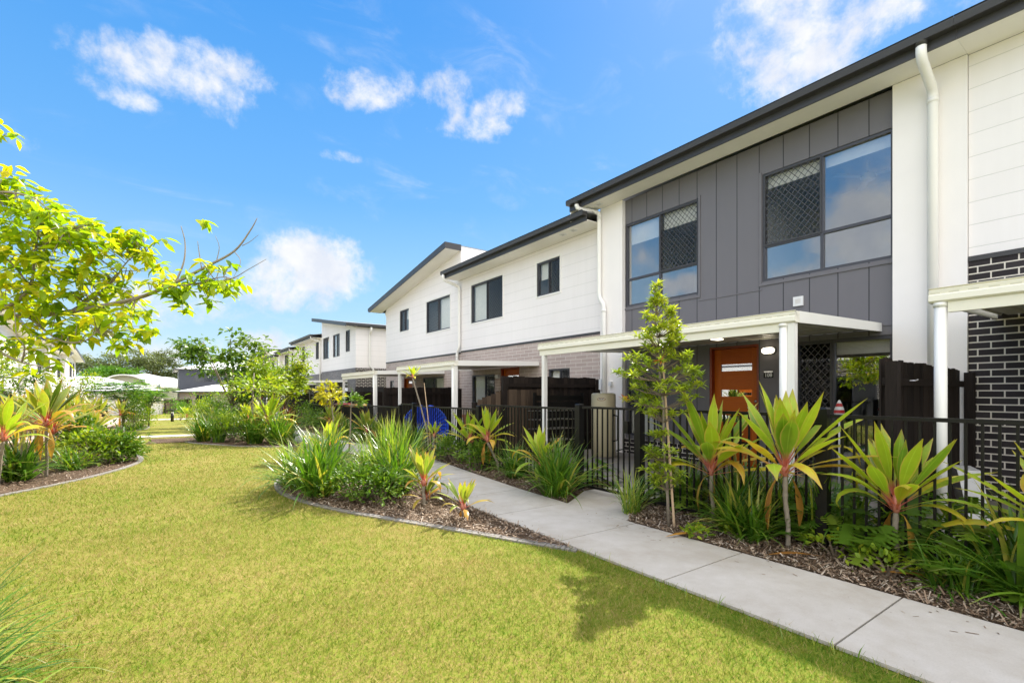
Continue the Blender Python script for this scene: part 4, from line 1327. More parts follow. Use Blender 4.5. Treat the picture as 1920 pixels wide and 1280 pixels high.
# ------------------------------------------------------------------ fences
def picket_fence(x, ya, yb, zt, label, posts=(True, True), x2=None, name='picket_fence', cat='fence', pitch=0.085, zbase=None, group='black steel fences along the path'):
    x2 = x if x2 is None else x2
    Lg = sqrt((x2 - x) ** 2 + (yb - ya) ** 2)
    root = thing(name, (x, ya, gz(ya)), label, cat, group, atan2(yb - ya, x2 - x) - pi / 2)
    zt = zt - gz(ya)
    p = 0.05
    a, b = (p if posts[0] else 0.01), (Lg - p if posts[1] else Lg - 0.01)
    B(-0.02, 0.02, a, b, zt - 0.03, zt).build('top_rail', M['black'], root)
    B(-0.0195, 0.0195, a, b, 0.075, 0.105).build('bottom_rail', M['black'], root)
    mb = MB()
    n = max(2, int((b - a) / pitch))
    for k in range(1, n):
        y = a + (b - a) * k / n
        mb.box(-0.008, 0.008, y - 0.008, y + 0.008, 0.1055, zt - 0.0305)
    mb.build('picket_infill', M['black'], root)
    for flag, y in ((posts[0], 0.0), (posts[1], Lg)):
        if flag:
            B(-0.045, 0.045, y - 0.045, y + 0.045, -0.05, zt + 0.045).build('post', M['black'], root)
            MB().hexa([(-0.048, y - 0.048, zt + 0.0455), (0.048, y - 0.048, zt + 0.0455), (0.048, y + 0.048, zt + 0.0455), (-0.048, y + 0.048, zt + 0.0455),
                       (-0.03, y - 0.03, zt + 0.058), (0.03, y - 0.03, zt + 0.058), (0.03, y + 0.03, zt + 0.058), (-0.03, y + 0.03, zt + 0.058)]).build('post_cap', M['black'], root)
    return root


picket_fence(4.62, -2.2, 1.81, 1.165, 'black picket fence behind the cordylines at the right edge', (True, False))
picket_fence(4.62, 1.86, 3.86, 1.165, 'black picket fence in front of the timber door, behind the staked tree', (True, True))
gt = picket_fence(4.64, 3.93, 4.86, 1.165, 'black picket gate at the end of the short concrete spur', (False, False), name='gate', cat='gate', group='black picket gates')
B(-0.035, 0.03, 0.10, 0.16, 0.85, 1.0).build('latch', M['black'], gt)
picket_fence(4.64, 4.92, 7.50, 1.14, 'black picket fence behind the big strappy clump, left of the gate', (True, False))
picket_fence(4.66, 7.58, 10.45, 1.06, 'black picket fence in front of the blue shell and the pinkish brick house', (True, True))
picket_fence(4.68, 10.52, 11.25, 1.09, 'narrow black gate beside the blue shell pool', (False, False), name='gate', cat='gate', group='black picket gates')
picket_fence(4.68, 11.3, 13.6, 1.0, 'black picket fence behind the strappy plants, before the raked roof house', (True, False))
picket_fence(4.7, 13.65, 17.4, 0.97, 'black picket fence in front of the lidded wheelie bins', (True, True))
picket_fence(4.7, 17.5, 21.8, 0.90, 'far black picket fence behind the yellow leaved sapling', (False, True))
picket_fence(-4.45, 26.0, 33.0, 0.65, 'black fence of the left-hand row, nearest stretch', (True, True), group='fences of the left-hand row', pitch=0.12)
picket_fence(-4.45, 33.1, 45.0, 0.5, 'black fence of the left-hand row behind the golden cordylines', (True, True), group='fences of the left-hand row', pitch=0.12)
picket_fence(-4.45, 45.1, 58.0, 0.3, 'black fence of the left-hand row, farthest stretch', (True, True), group='fences of the left-hand row', pitch=0.12)


def paling_fence(p0, p1, tops, label, worn=0, group='dark timber fences between the yards', side=-1, rails=True):
    """upright boards between two points; tops = heights at evenly spaced stations"""
    P0, P1 = Vector((p0[0], p0[1])), Vector((p1[0], p1[1]))
    Lg = (P1 - P0).length
    root = thing('paling_fence', (p0[0], p0[1], gz(p0[1])), label, 'fence', group, atan2(P1.y - P0.y, P1.x - P0.x))
    rnd = random.Random(int(Lg * 1000) + int(p0[0] * 77))
    mb = MB()
    n = int(Lg / 0.1)
    for k in range(n):
        t = (k + 0.5) / n
        s = t * (len(tops) - 1)
        i = min(int(s), len(tops) - 2)
        top = tops[i] + (tops[i + 1] - tops[i]) * (s - i) + rnd.uniform(-0.012, 0.012)
        mb.data = (rnd.random(), 0, 0)
        off = rnd.uniform(-0.003, 0.003)
        a, b = Lg * k / n, Lg * (k + 1) / n - 0.004
        mb.box(a, b, -0.009 + off, 0.009 + off, 0.03, top)
    mb.build('palings', M['paling_worn' if worn else 'paling'], root)
    if rails:
        for z in (0.35, min(tops) - 0.22):
            mb = MB()
            mb.data = (0.4, 0, 0)
            mb.box(0.0, Lg, side * 0.014, side * 0.054, z, z + 0.075)
            mb.build('rail', M['paling'], root)
    for x, tp in ((0.0, tops[0]), (Lg, tops[-1])):
        mb = MB()
        mb.data = (0.3, 0, 0)
        mb.box(x - 0.05, x + 0.05, side * 0.055, side * 0.145, 0, tp - 0.04)
        mb.build('post', M['paling'], root)
    return root


f = paling_fence((5.48, 1.72), (8.12, 1.72), [1.68, 1.66, 1.64], 'dark timber fence beside the white pier, left of the dark brick wall', side=-1)
mb = MB()
for x in (0.62, 1.55):
    mb.tube([(x, -0.02, 1.47), (x, -0.10, 1.47), (x + 0.02, -0.115, 1.48)], 0.007, 6)
mb.build('hook', M['steel'], f)
paling_fence((5.6, 8.25), (8.3, 8.25), [1.69, 1.70], 'dark timber fence between the water heater and the pinkish brick house', side=-1)
paling_fence((5.0, 8.20), (6.7, 8.20), [1.20, 1.40, 1.42, 1.42], 'weathered brown timber boards stepping down in front of the dark fence', worn=1, side=1)
paling_fence((5.6, 14.9), (8.3, 14.9), [1.52, 1.53], 'dark timber fence behind the blue shell pool', side=-1)
paling_fence((5.2, 21.95), (8.3, 21.95), [1.50, 1.52], 'dark timber fence at the end of the raked roof house', side=-1)
paling_fence((5.0, 22.1), (5.0, 29.0), [1.45, 1.42, 1.40, 1.55, 1.1, 0.6], 'black timber fence with a sloping end in front of the far grey brick house', side=-1)
paling_fence((8.25, 22.0), (8.25, 26.1), [1.75, 1.75], 'dark timber gate fence closing the side lane between the house blocks', side=-1)
paling_fence((-0.2, 62.6), (2.2, 65.8), [1.55, 1.55], 'brown timber gate between the two houses at the far end', worn=1, side=-1, group='timber gates at the far end')

# slatted screen hiding the bins
s = thing('slat_screen', (6.0, 7.62, 0.03), 'black horizontal slat screen beside the cream water heater', 'screen')
mb = MB()
for k in range(9):
    mb.box(0.0, 1.25, -0.012, 0.012, 0.12 + k * 0.13, 0.225 + k * 0.13)
mb.build('slats', M['black'], s)
for x in (-0.05, 1.25):
    B(x, x + 0.05, -0.025, 0.025, 0, 1.32).build('post', M['black'], s)

# wire clothes rack standing in that yard
s = thing('wire_rack', (5.7, 7.2, 0.03), 'wire shelf rack behind the fence, right of the weathered boards', 'rack')
mb = MB()
for x in (0, 0.95):
    for y in (0, 0.3):
        mb.tube([(x, y, 0), (x, y, 0.98)], 0.011, 8)
mb.build('frame', M['black'], s)
for z in (0.97, 0.80, 0.62, 0.40, 0.2):
    mb = MB()
    for y in (0, 0.15, 0.3):
        mb.tube([(0, y, z), (0.95, y, z)], 0.007, 6)
    mb.build('shelf', M['steel'], s)

# cylindrical hot water unit
s = thing('water_heater', (7.25, 6.98, 0.03), 'tall cream cylindrical water heater beside the white pier', 'water heater')
MB().tube([(0, 0, 0.04), (0, 0, 0.045), (0, 0, 1.27), (0, 0, 1.30), (0, 0, 1.315)], [0.225, 0.245, 0.245, 0.235, 0.20], 40).build('tank', M['heater'], s, True)
B(-0.22, 0.22, -0.22, 0.22, 0, 0.04).build('base_plate', M['concrete_patio'], s)
MB().tube([(-0.02, -0.25, 0.35), (0.06, -0.33, 0.38), (0.06, -0.33, 0.85), (0.02, -0.25, 0.88)], 0.018, 8).tube([(0.14, -0.22, 0.15), (0.2, -0.36, 0.2), (0.2, -0.36, 1.0), (0.1, -0.23, 1.02)], 0.016, 8).build('pipe', M['black'], s, True)
MB().tube([(0.06, 0.1, 1.31), (0.06, 0.1, 1.335)], 0.03, 12).build('cap', M['white_plastic'], s)
# oval badge curved round the tank
def badge(name, rx, rz_, r, mat, ang0=-2.55, zc=1.19, parent=None):
    mb = MB()
    n = 28
    c = mb.vert((r * cos(ang0), r * sin(ang0), zc))
    ring = []
    for k in range(n):
        t = 2 * pi * k / n
        a = ang0 + rx * cos(t) / 0.245
        ring.append(mb.vert((r * cos(a), r * sin(a), zc + rz_ * sin(t))))
    for k in range(n):
        mb.face((c, ring[k], ring[(k + 1) % n]))
    return mb.build(name, mat, parent)
bd = badge('badge', 0.085, 0.032, 0.2462, plain('badge_red', (0.20, 0.03, 0.03)), parent=s)
badge('badge_field', 0.076, 0.025, 0.2470, M['heater'], parent=bd)
mb = MB()
for sg in (1, -1):
    for k in range(3):
        a0, a1 = -2.55 + sg * (0.02 + 0.06 * k), -2.55 + sg * (0.02 + 0.06 * (k + 1))
        z0, z1 = 1.182 + 0.006 * k * k * 0.5, 1.182 + 0.006 * (k + 1) ** 2 * 0.5
        mb.quad(*[(0.2478 * cos(a), 0.2478 * sin(a), z) for a, z in ((a0, z0), (a1, z1), (a1, z1 + 0.009), (a0, z0 + 0.012))])
mb.build('badge_wings', plain('badge_blue', (0.04, 0.06, 0.22)), bd)

# blue clam-shell pool leaning upright behind the fence
s = thing('shell_pool', (5.48, 11.57) + (0.0,), 'blue ribbed plastic shell pool leaning upright behind the black fence', 'shell pool', rz=-0.5, scale=1.22)
s.location.z = 0.03
mb = MB()
nr, na = 6, 44
rows = []
for j in range(nr + 1):
    t = j / nr
    row = []
    for k in range(na + 1):
        a = -0.55 + (pi + 1.1) * k / na
        R = 0.47 * (1 - 0.10 * math.exp(-((a - pi / 2) / 0.10) ** 2) * 1.6)
        rib = 0.022 * cos(k * pi) * min(1, t * 1.5)
        row.append(mb.vert((R * t * cos(a), -0.05 + 0.16 * (1 - t * t) + rib, 0.34 + R * t * sin(a))))
    rows.append(row)
for r0, r1 in zip(rows, rows[1:]):
    for k in range(na):
        mb.face((r0[k], r0[k + 1], r1[k + 1], r1[k]))
mb.build('shell_dish', M['blue_plastic'], s)
mb = MB()
mb.tube([(0.475 * (1 - 0.16 * math.exp(-((a - pi / 2) / 0.10) ** 2)) * cos(a), -0.05, 0.34 + 0.475 * (1 - 0.16 * math.exp(-((a - pi / 2) / 0.10) ** 2)) * sin(a)) for a in [-0.55 + (pi + 1.1) * k / 44 for k in range(45)]], 0.016, 6)
mb.build('rim', M['blue_plastic'], s, True)

# bins with coloured lids
def bin_(loc, label, lid):
    b = thing('wheelie_bin', loc, label, 'bin', 'lidded wheelie bins')
    MB().hexa([(-0.22, -0.24, 0.04), (0.22, -0.24, 0.04), (0.22, 0.24, 0.04), (-0.22, 0.24, 0.04), (-0.28, -0.3, 0.86), (0.28, -0.3, 0.86), (0.28, 0.3, 0.86), (-0.28, 0.3, 0.86)]).build('body', M['black'], b)
    MB().hexa([(-0.31, -0.32, 0.862), (0.31, -0.32, 0.862), (0.31, 0.32, 0.862), (-0.31, 0.32, 0.862), (-0.27, -0.28, 0.93), (0.29, -0.28, 0.95), (0.29, 0.28, 0.95), (-0.27, 0.28, 0.93)]).build('lid', lid, b)
    for y in (-0.25, 0.25):
        MB().tube([(0.22, y - 0.03, 0.1), (0.22, y + 0.03, 0.1)], 0.1, 16).build('wheel', M['black'], b)
bin_((5.10, 16.01) + (0.03,), 'dark wheelie bin with a yellow lid behind the black fence', plain('yellow_lid', (0.62, 0.30, 0.02), 0.4))
bin_((5.02, 17.54) + (0.03,), 'dark wheelie bin with a red lid beside the yellow lidded bin', plain('red_lid', (0.40, 0.03, 0.04), 0.4))
s = thing('plant_pot', (5.44, 9.14) + (0.03,), 'square terracotta plant pot behind the black fence, right of the blue shell', 'pot')
tc = plain('terracotta', (0.26, 0.10, 0.05), 0.8)
MB().hexa([(-0.11, -0.11, 0), (0.11, -0.11, 0), (0.11, 0.11, 0), (-0.11, 0.11, 0), (-0.15, -0.15, 0.78), (0.15, -0.15, 0.78), (0.15, 0.15, 0.78), (-0.15, 0.15, 0.78)]).build('body', tc, s)
B(-0.17, 0.17, -0.17, 0.17, 0.781, 0.84).build('rim', tc, s)

# white plastic laundry basket leaning by the right-hand timber fence, blue broom on the wall
s = thing('plastic_basket', (7.0, 1.32, 0.03), 'white perforated plastic basket standing against the dark timber fence', 'basket', rz=0.4)
mb = MB()
mb.hexa([(-0.20, -0.05, 0), (0.20, -0.05, 0), (0.20, 0.12, 0), (-0.20, 0.12, 0), (-0.22, 0.03, 0.52), (0.22, 0.03, 0.52), (0.22, 0.22, 0.52), (-0.22, 0.22, 0.52)])
mb.build('basket_body', M['white_plastic'], s)
mb = MB()
for i in range(5):
    for j in range(7):
        x, z = -0.13 + i * 0.065, 0.08 + j * 0.055
        y = -0.05 + 0.08 * z / 0.52 - 0.002
        mb.tube([(x, y + 0.001, z), (x, y - 0.001, z)], 0.012, 8)
mb.build('perforations', M['interior'], s)
s = thing('broom', (8.18, 0.72, 1.12), 'blue and white broom handle hung across the dark brick wall', 'broom')
MB().tube([(0, 0.35, 0.02), (0, -0.9, -0.015)], 0.014, 10).build('handle', M['white_plastic'], s, True)
MB().tube([(0, 0.36, 0.0202), (0, 0.20, 0.016)], 0.017, 10).tube([(-0.03, 0.16, 0.05), (-0.03, -0.2, 0.06)], 0.013, 8).build('grip', M['blue_plastic'], s, True)

# red and white garden ornament by the sliding door
s = thing('garden_ornament', (7.55, 2.84, 0.03), 'small red and white striped ornament on a pole by the sliding door', 'ornament')
rd = plain('ornament_red', (0.45, 0.03, 0.03), 0.4)
MB().tube([(0, 0, 0), (0, 0, 0.95)], 0.012, 8).build('pole', M['white_plastic'], s, True)
mb = MB()
for k in range(6):
    mb.m = k % 2
    r = [0.02, 0.05, 0.065, 0.06, 0.045, 0.03, 0.01]
    mb.tube([(0, 0, 0.95 + k * 0.045), (0, 0, 0.95 + (k + 1) * 0.045 - 0.001)], [r[k], r[k + 1]], 14)
mb.build('lantern', [rd, M['white_plastic']], s)

# bollard light on the far lawn
s = thing('bollard_light', (0.35, 43.6, gz(43.6)), 'black bollard light on the lawn near the far houses', 'bollard')
MB().tube([(0, 0, 0), (0, 0, 0.62)], 0.10, 16).build('post', M['black'], s, True)
MB().tube([(0, 0, 0.621), (0, 0, 0.72)], 0.085, 16).build('lens', M['white_plastic'], s, True)
MB().tube([(0, 0, 0.721), (0, 0, 0.84), (0, 0, 0.86)], [0.10, 0.10, 0.07], 16).build('cap', M['black'], s, True)

# ------------------------------------------------------------------ plants
R = random.Random(11)
prof_cordy = lambda t: (0.17 if t < 0.20 else (0.17 + 0.83 * sin((t - 0.20) / 0.40 * pi / 2) ** 1.2 if t < 0.60 else max(0.02, cos((t - 0.60) / 0.40 * pi / 2) ** 1.25)))
prof_strap = lambda t: (0.75 + 0.25 * min(1, t / 0.15)) * (1.0 if t < 0.45 else max(0.05, 1 - ((t - 0.45) / 0.55) ** 1.6))


def rosette(seed, n=26, L=0.62, W=0.118, spread=1.0, old=0.25, nseg=9):
    """head of broad leaves: upright young ones inside, arching older ones outside"""
    r = random.Random(seed)
    mb = MB()
    tilt = r.uniform(0, 6.28)
    for k in range(n):
        t = k / (n - 1)                                    # 0 = young centre, 1 = old outside
        az = k * 2.39996 + r.gauss(0, 0.35)
        el = radians(86 - 66 * t ** 0.85 * spread) + r.gauss(0, 0.12) + 0.10 * cos(az - tilt)
        droop = (0.10 + 0.95 * t ** 2.2) * r.uniform(0.5, 1.6)
        pw = r.uniform(1.3, 2.4)
        if t > 0.74:
            droop += r.uniform(0.1, 0.8)
        if t > 0.55 and r.random() < 0.22:                 # folded over
            droop += 1.5
            pw = 2.6
        l = L * (0.74 + 0.34 * sin(min(1.0, t * 1.5) * pi * 0.62)) * r.uniform(0.78, 1.14)
        tone = 0.34 + 0.30 * r.random() + (0.08 if t < 0.4 else 0.0)
        if t > 0.70 and r.random() < old * 2.8:
            tone = r.uniform(0.84, 1.0)
        elif r.random() < 0.2:
            tone = r.uniform(0.08, 0.3)
        z = 0.13 * (1 - t)
        mb.strap((0.018 * cos(az), 0.018 * sin(az), z), az, el, l, W * r.uniform(0.72, 1.12), droop, prof_cordy, nseg, r.uniform(0.18, 0.5), tone, r.gauss(0, 0.22), pw)
    return mb


ROS = {}


def cordyline(loc, h, label, seed=0, size=1.0, mat='cordy', lean=(0, 0), dead=1, group='cordylines with broad leaf heads', n=26, rz=None, spread=1.0, stem_r=0.02, W=0.112, zg=None):
    """loc = foot on the ground, h = height where the leaves start"""
    z = gz(loc[1]) + 0.012 if zg is None else zg
    root = thing('cordyline', (loc[0], loc[1], z), label, 'plant', group)
    lx, ly = lean
    pts = [(0, 0, -0.02), (lx * 0.2 + 0.01, ly * 0.2, h * 0.33), (lx * 0.55, ly * 0.55 + 0.01, h * 0.66), (lx, ly, h)]
    st = MB()
    st.data = (0.5, 0, 0)
    # ringed stem
    P = [Vector(p) for p in pts]
    line, rad = [], []
    for a, b in zip(P, P[1:]):
        for k in range(5):
            line.append(a.lerp(b, k / 5))
            rad.append(stem_r * (1.12 if k % 2 else 0.94))
    line.append(P[-1])
    rad.append(stem_r * 0.9)
    st.tube(line, rad, 10)
    st.build('stem', M['bark_grey'], root, True)
    nk = MB()
    nk.data = (0.5, 0.5, 0.2)
    nk.tube([(lx, ly, h - 0.005), (lx, ly, h + 0.05 * size), (lx, ly, h + 0.13 * size)], [stem_r * 0.95, stem_r * 1.5, stem_r * 1.1], 10)
    nk.build('leaf_neck', M['rose_stem'], root, True)
    key = (seed, n, mat, spread, W)
    if key not in ROS:
        ROS[key] = rosette(seed, n, 0.62, W, spread).mesh('leaf_head', M[mat], True)
    hd = add('leaf_head', ROS[key], root)
    hd.location = (lx, ly, h)
    hd.rotation_euler = (0, 0, R.uniform(0, 6.28) if rz is None else rz)
    hd.scale = (size,) * 3
    if dead:
        r = random.Random(seed + 77)
        mb = MB()
        for k in range(dead):
            az = r.uniform(0, 6.28)
            mb.strap((lx + 0.015 * cos(az), ly + 0.015 * sin(az), h), az, radians(-25), min(h * 0.85, 0.52 * size), 0.075 * size, 1.3, prof_cordy, 8, 0.45, r.random(), r.uniform(-0.5, 0.5), 0.35)
        mb.build('dead_leaf', M['dead'], root, True)
    return root


def strap_mesh(seed, n, L, W, lo=40, hi=88, droop=(0.5, 1.6), spread=0.12, pale=0.08, nseg=7):
    r = random.Random(seed)
    mb = MB()
    for k in range(n):
        az = r.uniform(0, 2 * pi)
        t = r.random()
        rad = spread * sqrt(r.random())
        el = radians(hi - (hi - lo) * t ** 1.1)
        tone = r.uniform(0.1, 0.75)
        if r.random() < pale:
            tone = r.uniform(0.9, 1.0)
        a2 = r.uniform(0, 2 * pi)
        l = L * r.uniform(0.6, 1.05)
        mb.strap((rad * cos(a2), rad * sin(a2), 0), az, el, l, W * r.uniform(0.7, 1.15), r.uniform(*droop) * (0.55 + 0.6 * t), prof_strap, nseg, 0.35, tone, r.uniform(-0.35, 0.35), 1.5)
    return mb.mesh('strappy_clump', M['strap'], True)


STRAP = {
    'erect': strap_mesh(1, 150, 0.95, 0.024, 58, 89, (0.15, 0.85), 0.16),
    'full': strap_mesh(2, 190, 0.92, 0.026, 30, 88, (0.5, 1.7), 0.16),
    'wild': strap_mesh(3, 170, 0.95, 0.022, 22, 82, (0.8, 2.1), 0.18, 0.16),
    'broad': strap_mesh(4, 120, 0.80, 0.034, 28, 86, (0.5, 1.5), 0.13),
    'thin': strap_mesh(5, 110, 0.60, 0.012, 40, 86, (0.4, 1.5), 0.10, 0.25),
    'low': strap_mesh(6, 110, 0.55, 0.020, 18, 80, (0.6, 1.6), 0.15),
}


def strappy(loc, kind, scale, label, rz=0.0, mat=None, group='strappy leaved clumps', zs=1.0):
    o = bpy.data.objects.new('strappy_clump', STRAP[kind])
    COL.objects.link(o)
    o.location = (loc[0], loc[1], gz(loc[1]) + 0.01)
    o.rotation_euler = (0, 0, rz)
    o.scale = (scale, scale, scale * zs)
    if mat:
        o.material_slots[0].link = 'OBJECT'
        o.material_slots[0].material = M[mat]
    return tag(o, label, 'plant', group)


def shrub_mesh(seed, n, size, L, W, mat, name='foliage', lo=0.02, upright=0.3, clumps=26, detail=False, hollow=0.55):
    """leaves grouped on twig ends through an uneven volume"""
    r = random.Random(seed)
    mb = MB()
    sx, sy, sz = size
    cl = []
    for _ in range(clumps):
        a, q = r.uniform(0, 2 * pi), r.uniform(hollow, 1.0)
        e = math.asin(r.uniform(-0.15, 1.0))
        cl.append((Vector((sx * q * cos(e) * cos(a), sy * q * cos(e) * sin(a), lo + sz * max(0.0, (0.30 + 0.70 * q * sin(e))))), r.uniform(0.14, 0.30), r.uniform(-0.22, 0.22)))
    for k in range(n):
        c, s, tone = r.choice(cl)
        d = Vector((r.gauss(0, 1), r.gauss(0, 1), r.gauss(0, 0.8)))
        p = c + Vector((d.x * s * sx, d.y * s * sy, d.z * s * sz * 0.6))
        p.z = max(p.z, 0.02)
        o = Vector((p.x, p.y, (p.z - sz * 0.3) * 0.9)).normalized()
        dr = (o + Vector((r.gauss(0, 0.6), r.gauss(0, 0.6), r.gauss(upright, 0.5)))).normalized()
        up = Vector((r.gauss(0, 0.4), r.gauss(0, 0.4), 1))
        mb.leaf(p, dr, up, L * r.uniform(0.7, 1.2), W * r.uniform(0.8, 1.2), min(1, max(0, 0.5 + tone + r.gauss(0, 0.16))), 0.15, detail)
    return mb.mesh(name, M[mat])


SHR = {}


def shrub(loc, size, label, mat='shrub', seed=1, n=900, L=0.07, W=0.034, rz=0.0, group='leafy garden shrubs', clumps=26, detail=False, name='shrub', up=0.3):
    key = (mat, seed, n, tuple(size), L, W)
    root = thing(name, (loc[0], loc[1], gz(loc[1]) + 0.01), label, 'shrub', group, rz)
    if key not in SHR:
        SHR[key] = shrub_mesh(seed, n, size, L, W, mat, clumps=clumps, detail=detail, upright=up)
    add('foliage', SHR[key], root)
    r = random.Random(seed + 5)
    mb = MB()
    mb.data = (0.3, 0, 0)
    for k in range(6):
        a = k * 1.05 + r.random()
        q = r.uniform(0.35, 0.75)
        mb.tube([(0.02 * cos(a), 0.02 * sin(a), -0.02), (size[0] * q * 0.4 * cos(a), size[1] * q * 0.4 * sin(a), size[2] * 0.3), (size[0] * q * cos(a), size[1] * q * sin(a), size[2] * 0.72)], [0.014, 0.010, 0.005], 6)
    mb.build('stems', M['bark'], root)
    return root


def branch_tube(mb, pts, r0, r1, n=8):
    m = len(pts)
    mb.tube(pts, [r0 + (r1 - r0) * k / (m - 1) for k in range(m)], n)


# ---- staked young tree
def staked_tree(loc, label):
    root = thing('young_tree', (loc[0], loc[1], 0.012), label, 'tree')
    r = random.Random(5)
    # sideways axis in the picture is roughly (0.81, -0.58)
    rt = Vector((0.815, -0.58, 0))
    axis = lambda z: rt * (-0.02 - 0.055 * z) + Vector((0, 0, z))
    tr = MB()
    tr.data = (0.35, 0, 0)
    branch_tube(tr, [axis(z) + rt * 0.015 * sin(z * 7) for z in (-0.02, 0.4, 0.8, 1.2, 1.6, 2.0, 2.35)], 0.017, 0.004, 8)
    tr.build('trunk', M['bark_grey'], root, True)
    sk = MB()
    sk.data = (0.6, 0, 0)
    a, b = rt * 0.035, rt * -0.085 + Vector((0, 0, 1.72))
    sk.tube([a + Vector((0, 0, -0.02)), a.lerp(b, 0.5), b], [0.013, 0.012, 0.010], 8)
    sk.build('stake', M['stake'], root)
    fo, br = MB(), MB()
    br.data = (0.3, 0, 0)
    tiers = [(0.48, 0.17, 9, 1), (0.62, 0.20, 10, 1), (0.78, 0.20, 9, 1), (0.98, 0.15, 5, 1), (1.18, 0.30, 14, 0), (1.32, 0.40, 18, 0), (1.46, 0.43, 20, 0), (1.60, 0.45, 22, 0), (1.72, 0.34, 14, 0), (1.84, 0.20, 8, 0), (1.95, 0.29, 14, 0), (2.06, 0.26, 13, 0), (2.18, 0.17, 8, 0), (2.29, 0.10, 5, 0), (2.38, 0.06, 4, 0), (2.46, 0.03, 3, 0)]
    for z, rad, cnt, left in tiers:
        z *= 0.965
        for k in range(int(cnt * 1.15)):
            a = r.uniform(0, 2 * pi)
            q = rad * (0.25 + 0.75 * sqrt(r.random()))
            p0 = axis(z - 0.10)
            off = Vector((cos(a), sin(a), 0)) * q
            if left and r.random() < 0.6:
                off = rt * (-q) + Vector((0, 0, 0)) + Vector((cos(a), sin(a), 0)) * q * 0.4
            p1 = axis(z) + off + Vector((0, 0, r.uniform(-0.05, 0.07)))
            br.tube([p0, p0.lerp(p1, 0.55) + Vector((0, 0, -0.012)), p1], [0.005, 0.0035, 0.002], 5, False)
            tone = r.uniform(0.25, 0.7) + (0.15 if z > 1.9 else 0)
            red = r.random() < 0.012
            for j in range(18):
                aa = j * 2.4 + r.uniform(-0.3, 0.3)
                el = r.uniform(-0.35, 1.15)
                d = Vector((cos(aa) * cos(el), sin(aa) * cos(el), sin(el)))
                fo.leaf(p1 - (p1 - p0).normalized() * 0.05 * r.random(), d, Vector((0, 0, 1)) if abs(d.z) < 0.9 else Vector((1, 0, 0)), r.uniform(0.055, 0.09), r.uniform(0.017, 0.025), min(1, 0.97 if red else min(0.9, tone + r.gauss(0, 0.12))), 0.2, True)
    br.build('branches', M['bark'], root)
    fo.build('crown', M['staked'], root)
    return root


staked_tree((4.10, 3.03), 'slim young tree tied to a timber stake beside the concrete path')

# ---- near bed: the three big cordylines along the path
G1 = 'big cordylines between the path and the black fence'
cordyline((4.53, 2.84), 0.50, 'big lime cordyline on a thin stem, right beside the staked tree', 21, 1.22, lean=(-0.015, 0.01), dead=2, group=G1, n=30, rz=0.4, zg=0.014)
cordyline((4.36, 2.03), 0.62, 'tallest big lime cordyline with yellow dead leaves hanging down its stem', 22, 1.14, lean=(-0.01, 0.02), dead=4, group=G1, n=34, rz=2.0, zg=0.014)
cordyline((4.57, 1.33), 0.42, 'big lime cordyline in front of the fence, rightmost of the three with clear stems', 23, 1.02, lean=(0.0, 0.0), dead=2, group=G1, n=31, rz=3.6, zg=0.014)
cordyline((4.52, 0.42), 0.36, 'cordyline with orange edged leaves cut by the right edge of the view', 24, 1.1, lean=(0.05, 0.0), dead=1, group=G1, n=26, rz=1.1, zg=0.014)
strappy((4.45, 0.62), 'broad', 1.0, 'strappy clump with broad arching leaves at the right edge', 0.3)
strappy((4.85, 0.35), 'full', 1.0, 'dense strappy clump behind the fence at the right edge', 1.3)
strappy((4.19, 3.62), 'thin', 0.98, 'small thin grassy tuft beside the gate path', 0.5, 'strap_light')
strappy((4.38, 2.50), 'broad', 0.82, 'drooping strappy clump between the first two big cordylines', 2.2)
strappy((4.95, 2.35), 'full', 0.85, 'dark strappy clump behind the fence and the tallest cordyline', 0.9)
strappy((4.9, 2.95), 'broad', 0.85, 'dark strappy clump behind the fence and the staked tree', 4.0)


strappy((4.28, 2.32), 'broad', 0.72, 'drooping strappy tuft at the mulch edge left of the tallest cordyline', 5.1)
strappy((4.80, 2.70), 'full', 0.9, 'dark strappy clump right behind the fence, left of the tallest cordyline', 3.3)
strappy((4.82, 1.95), 'full', 0.8, 'dark strappy clump right behind the thick fence post', 1.7)
strappy((4.85, 3.35), 'full', 0.75, 'dark strappy clump behind the fence, right of the gate', 0.2)
strappy((4.30, 0.95), 'low', 0.8, 'low strappy tuft in the mulch near the right edge', 2.0)


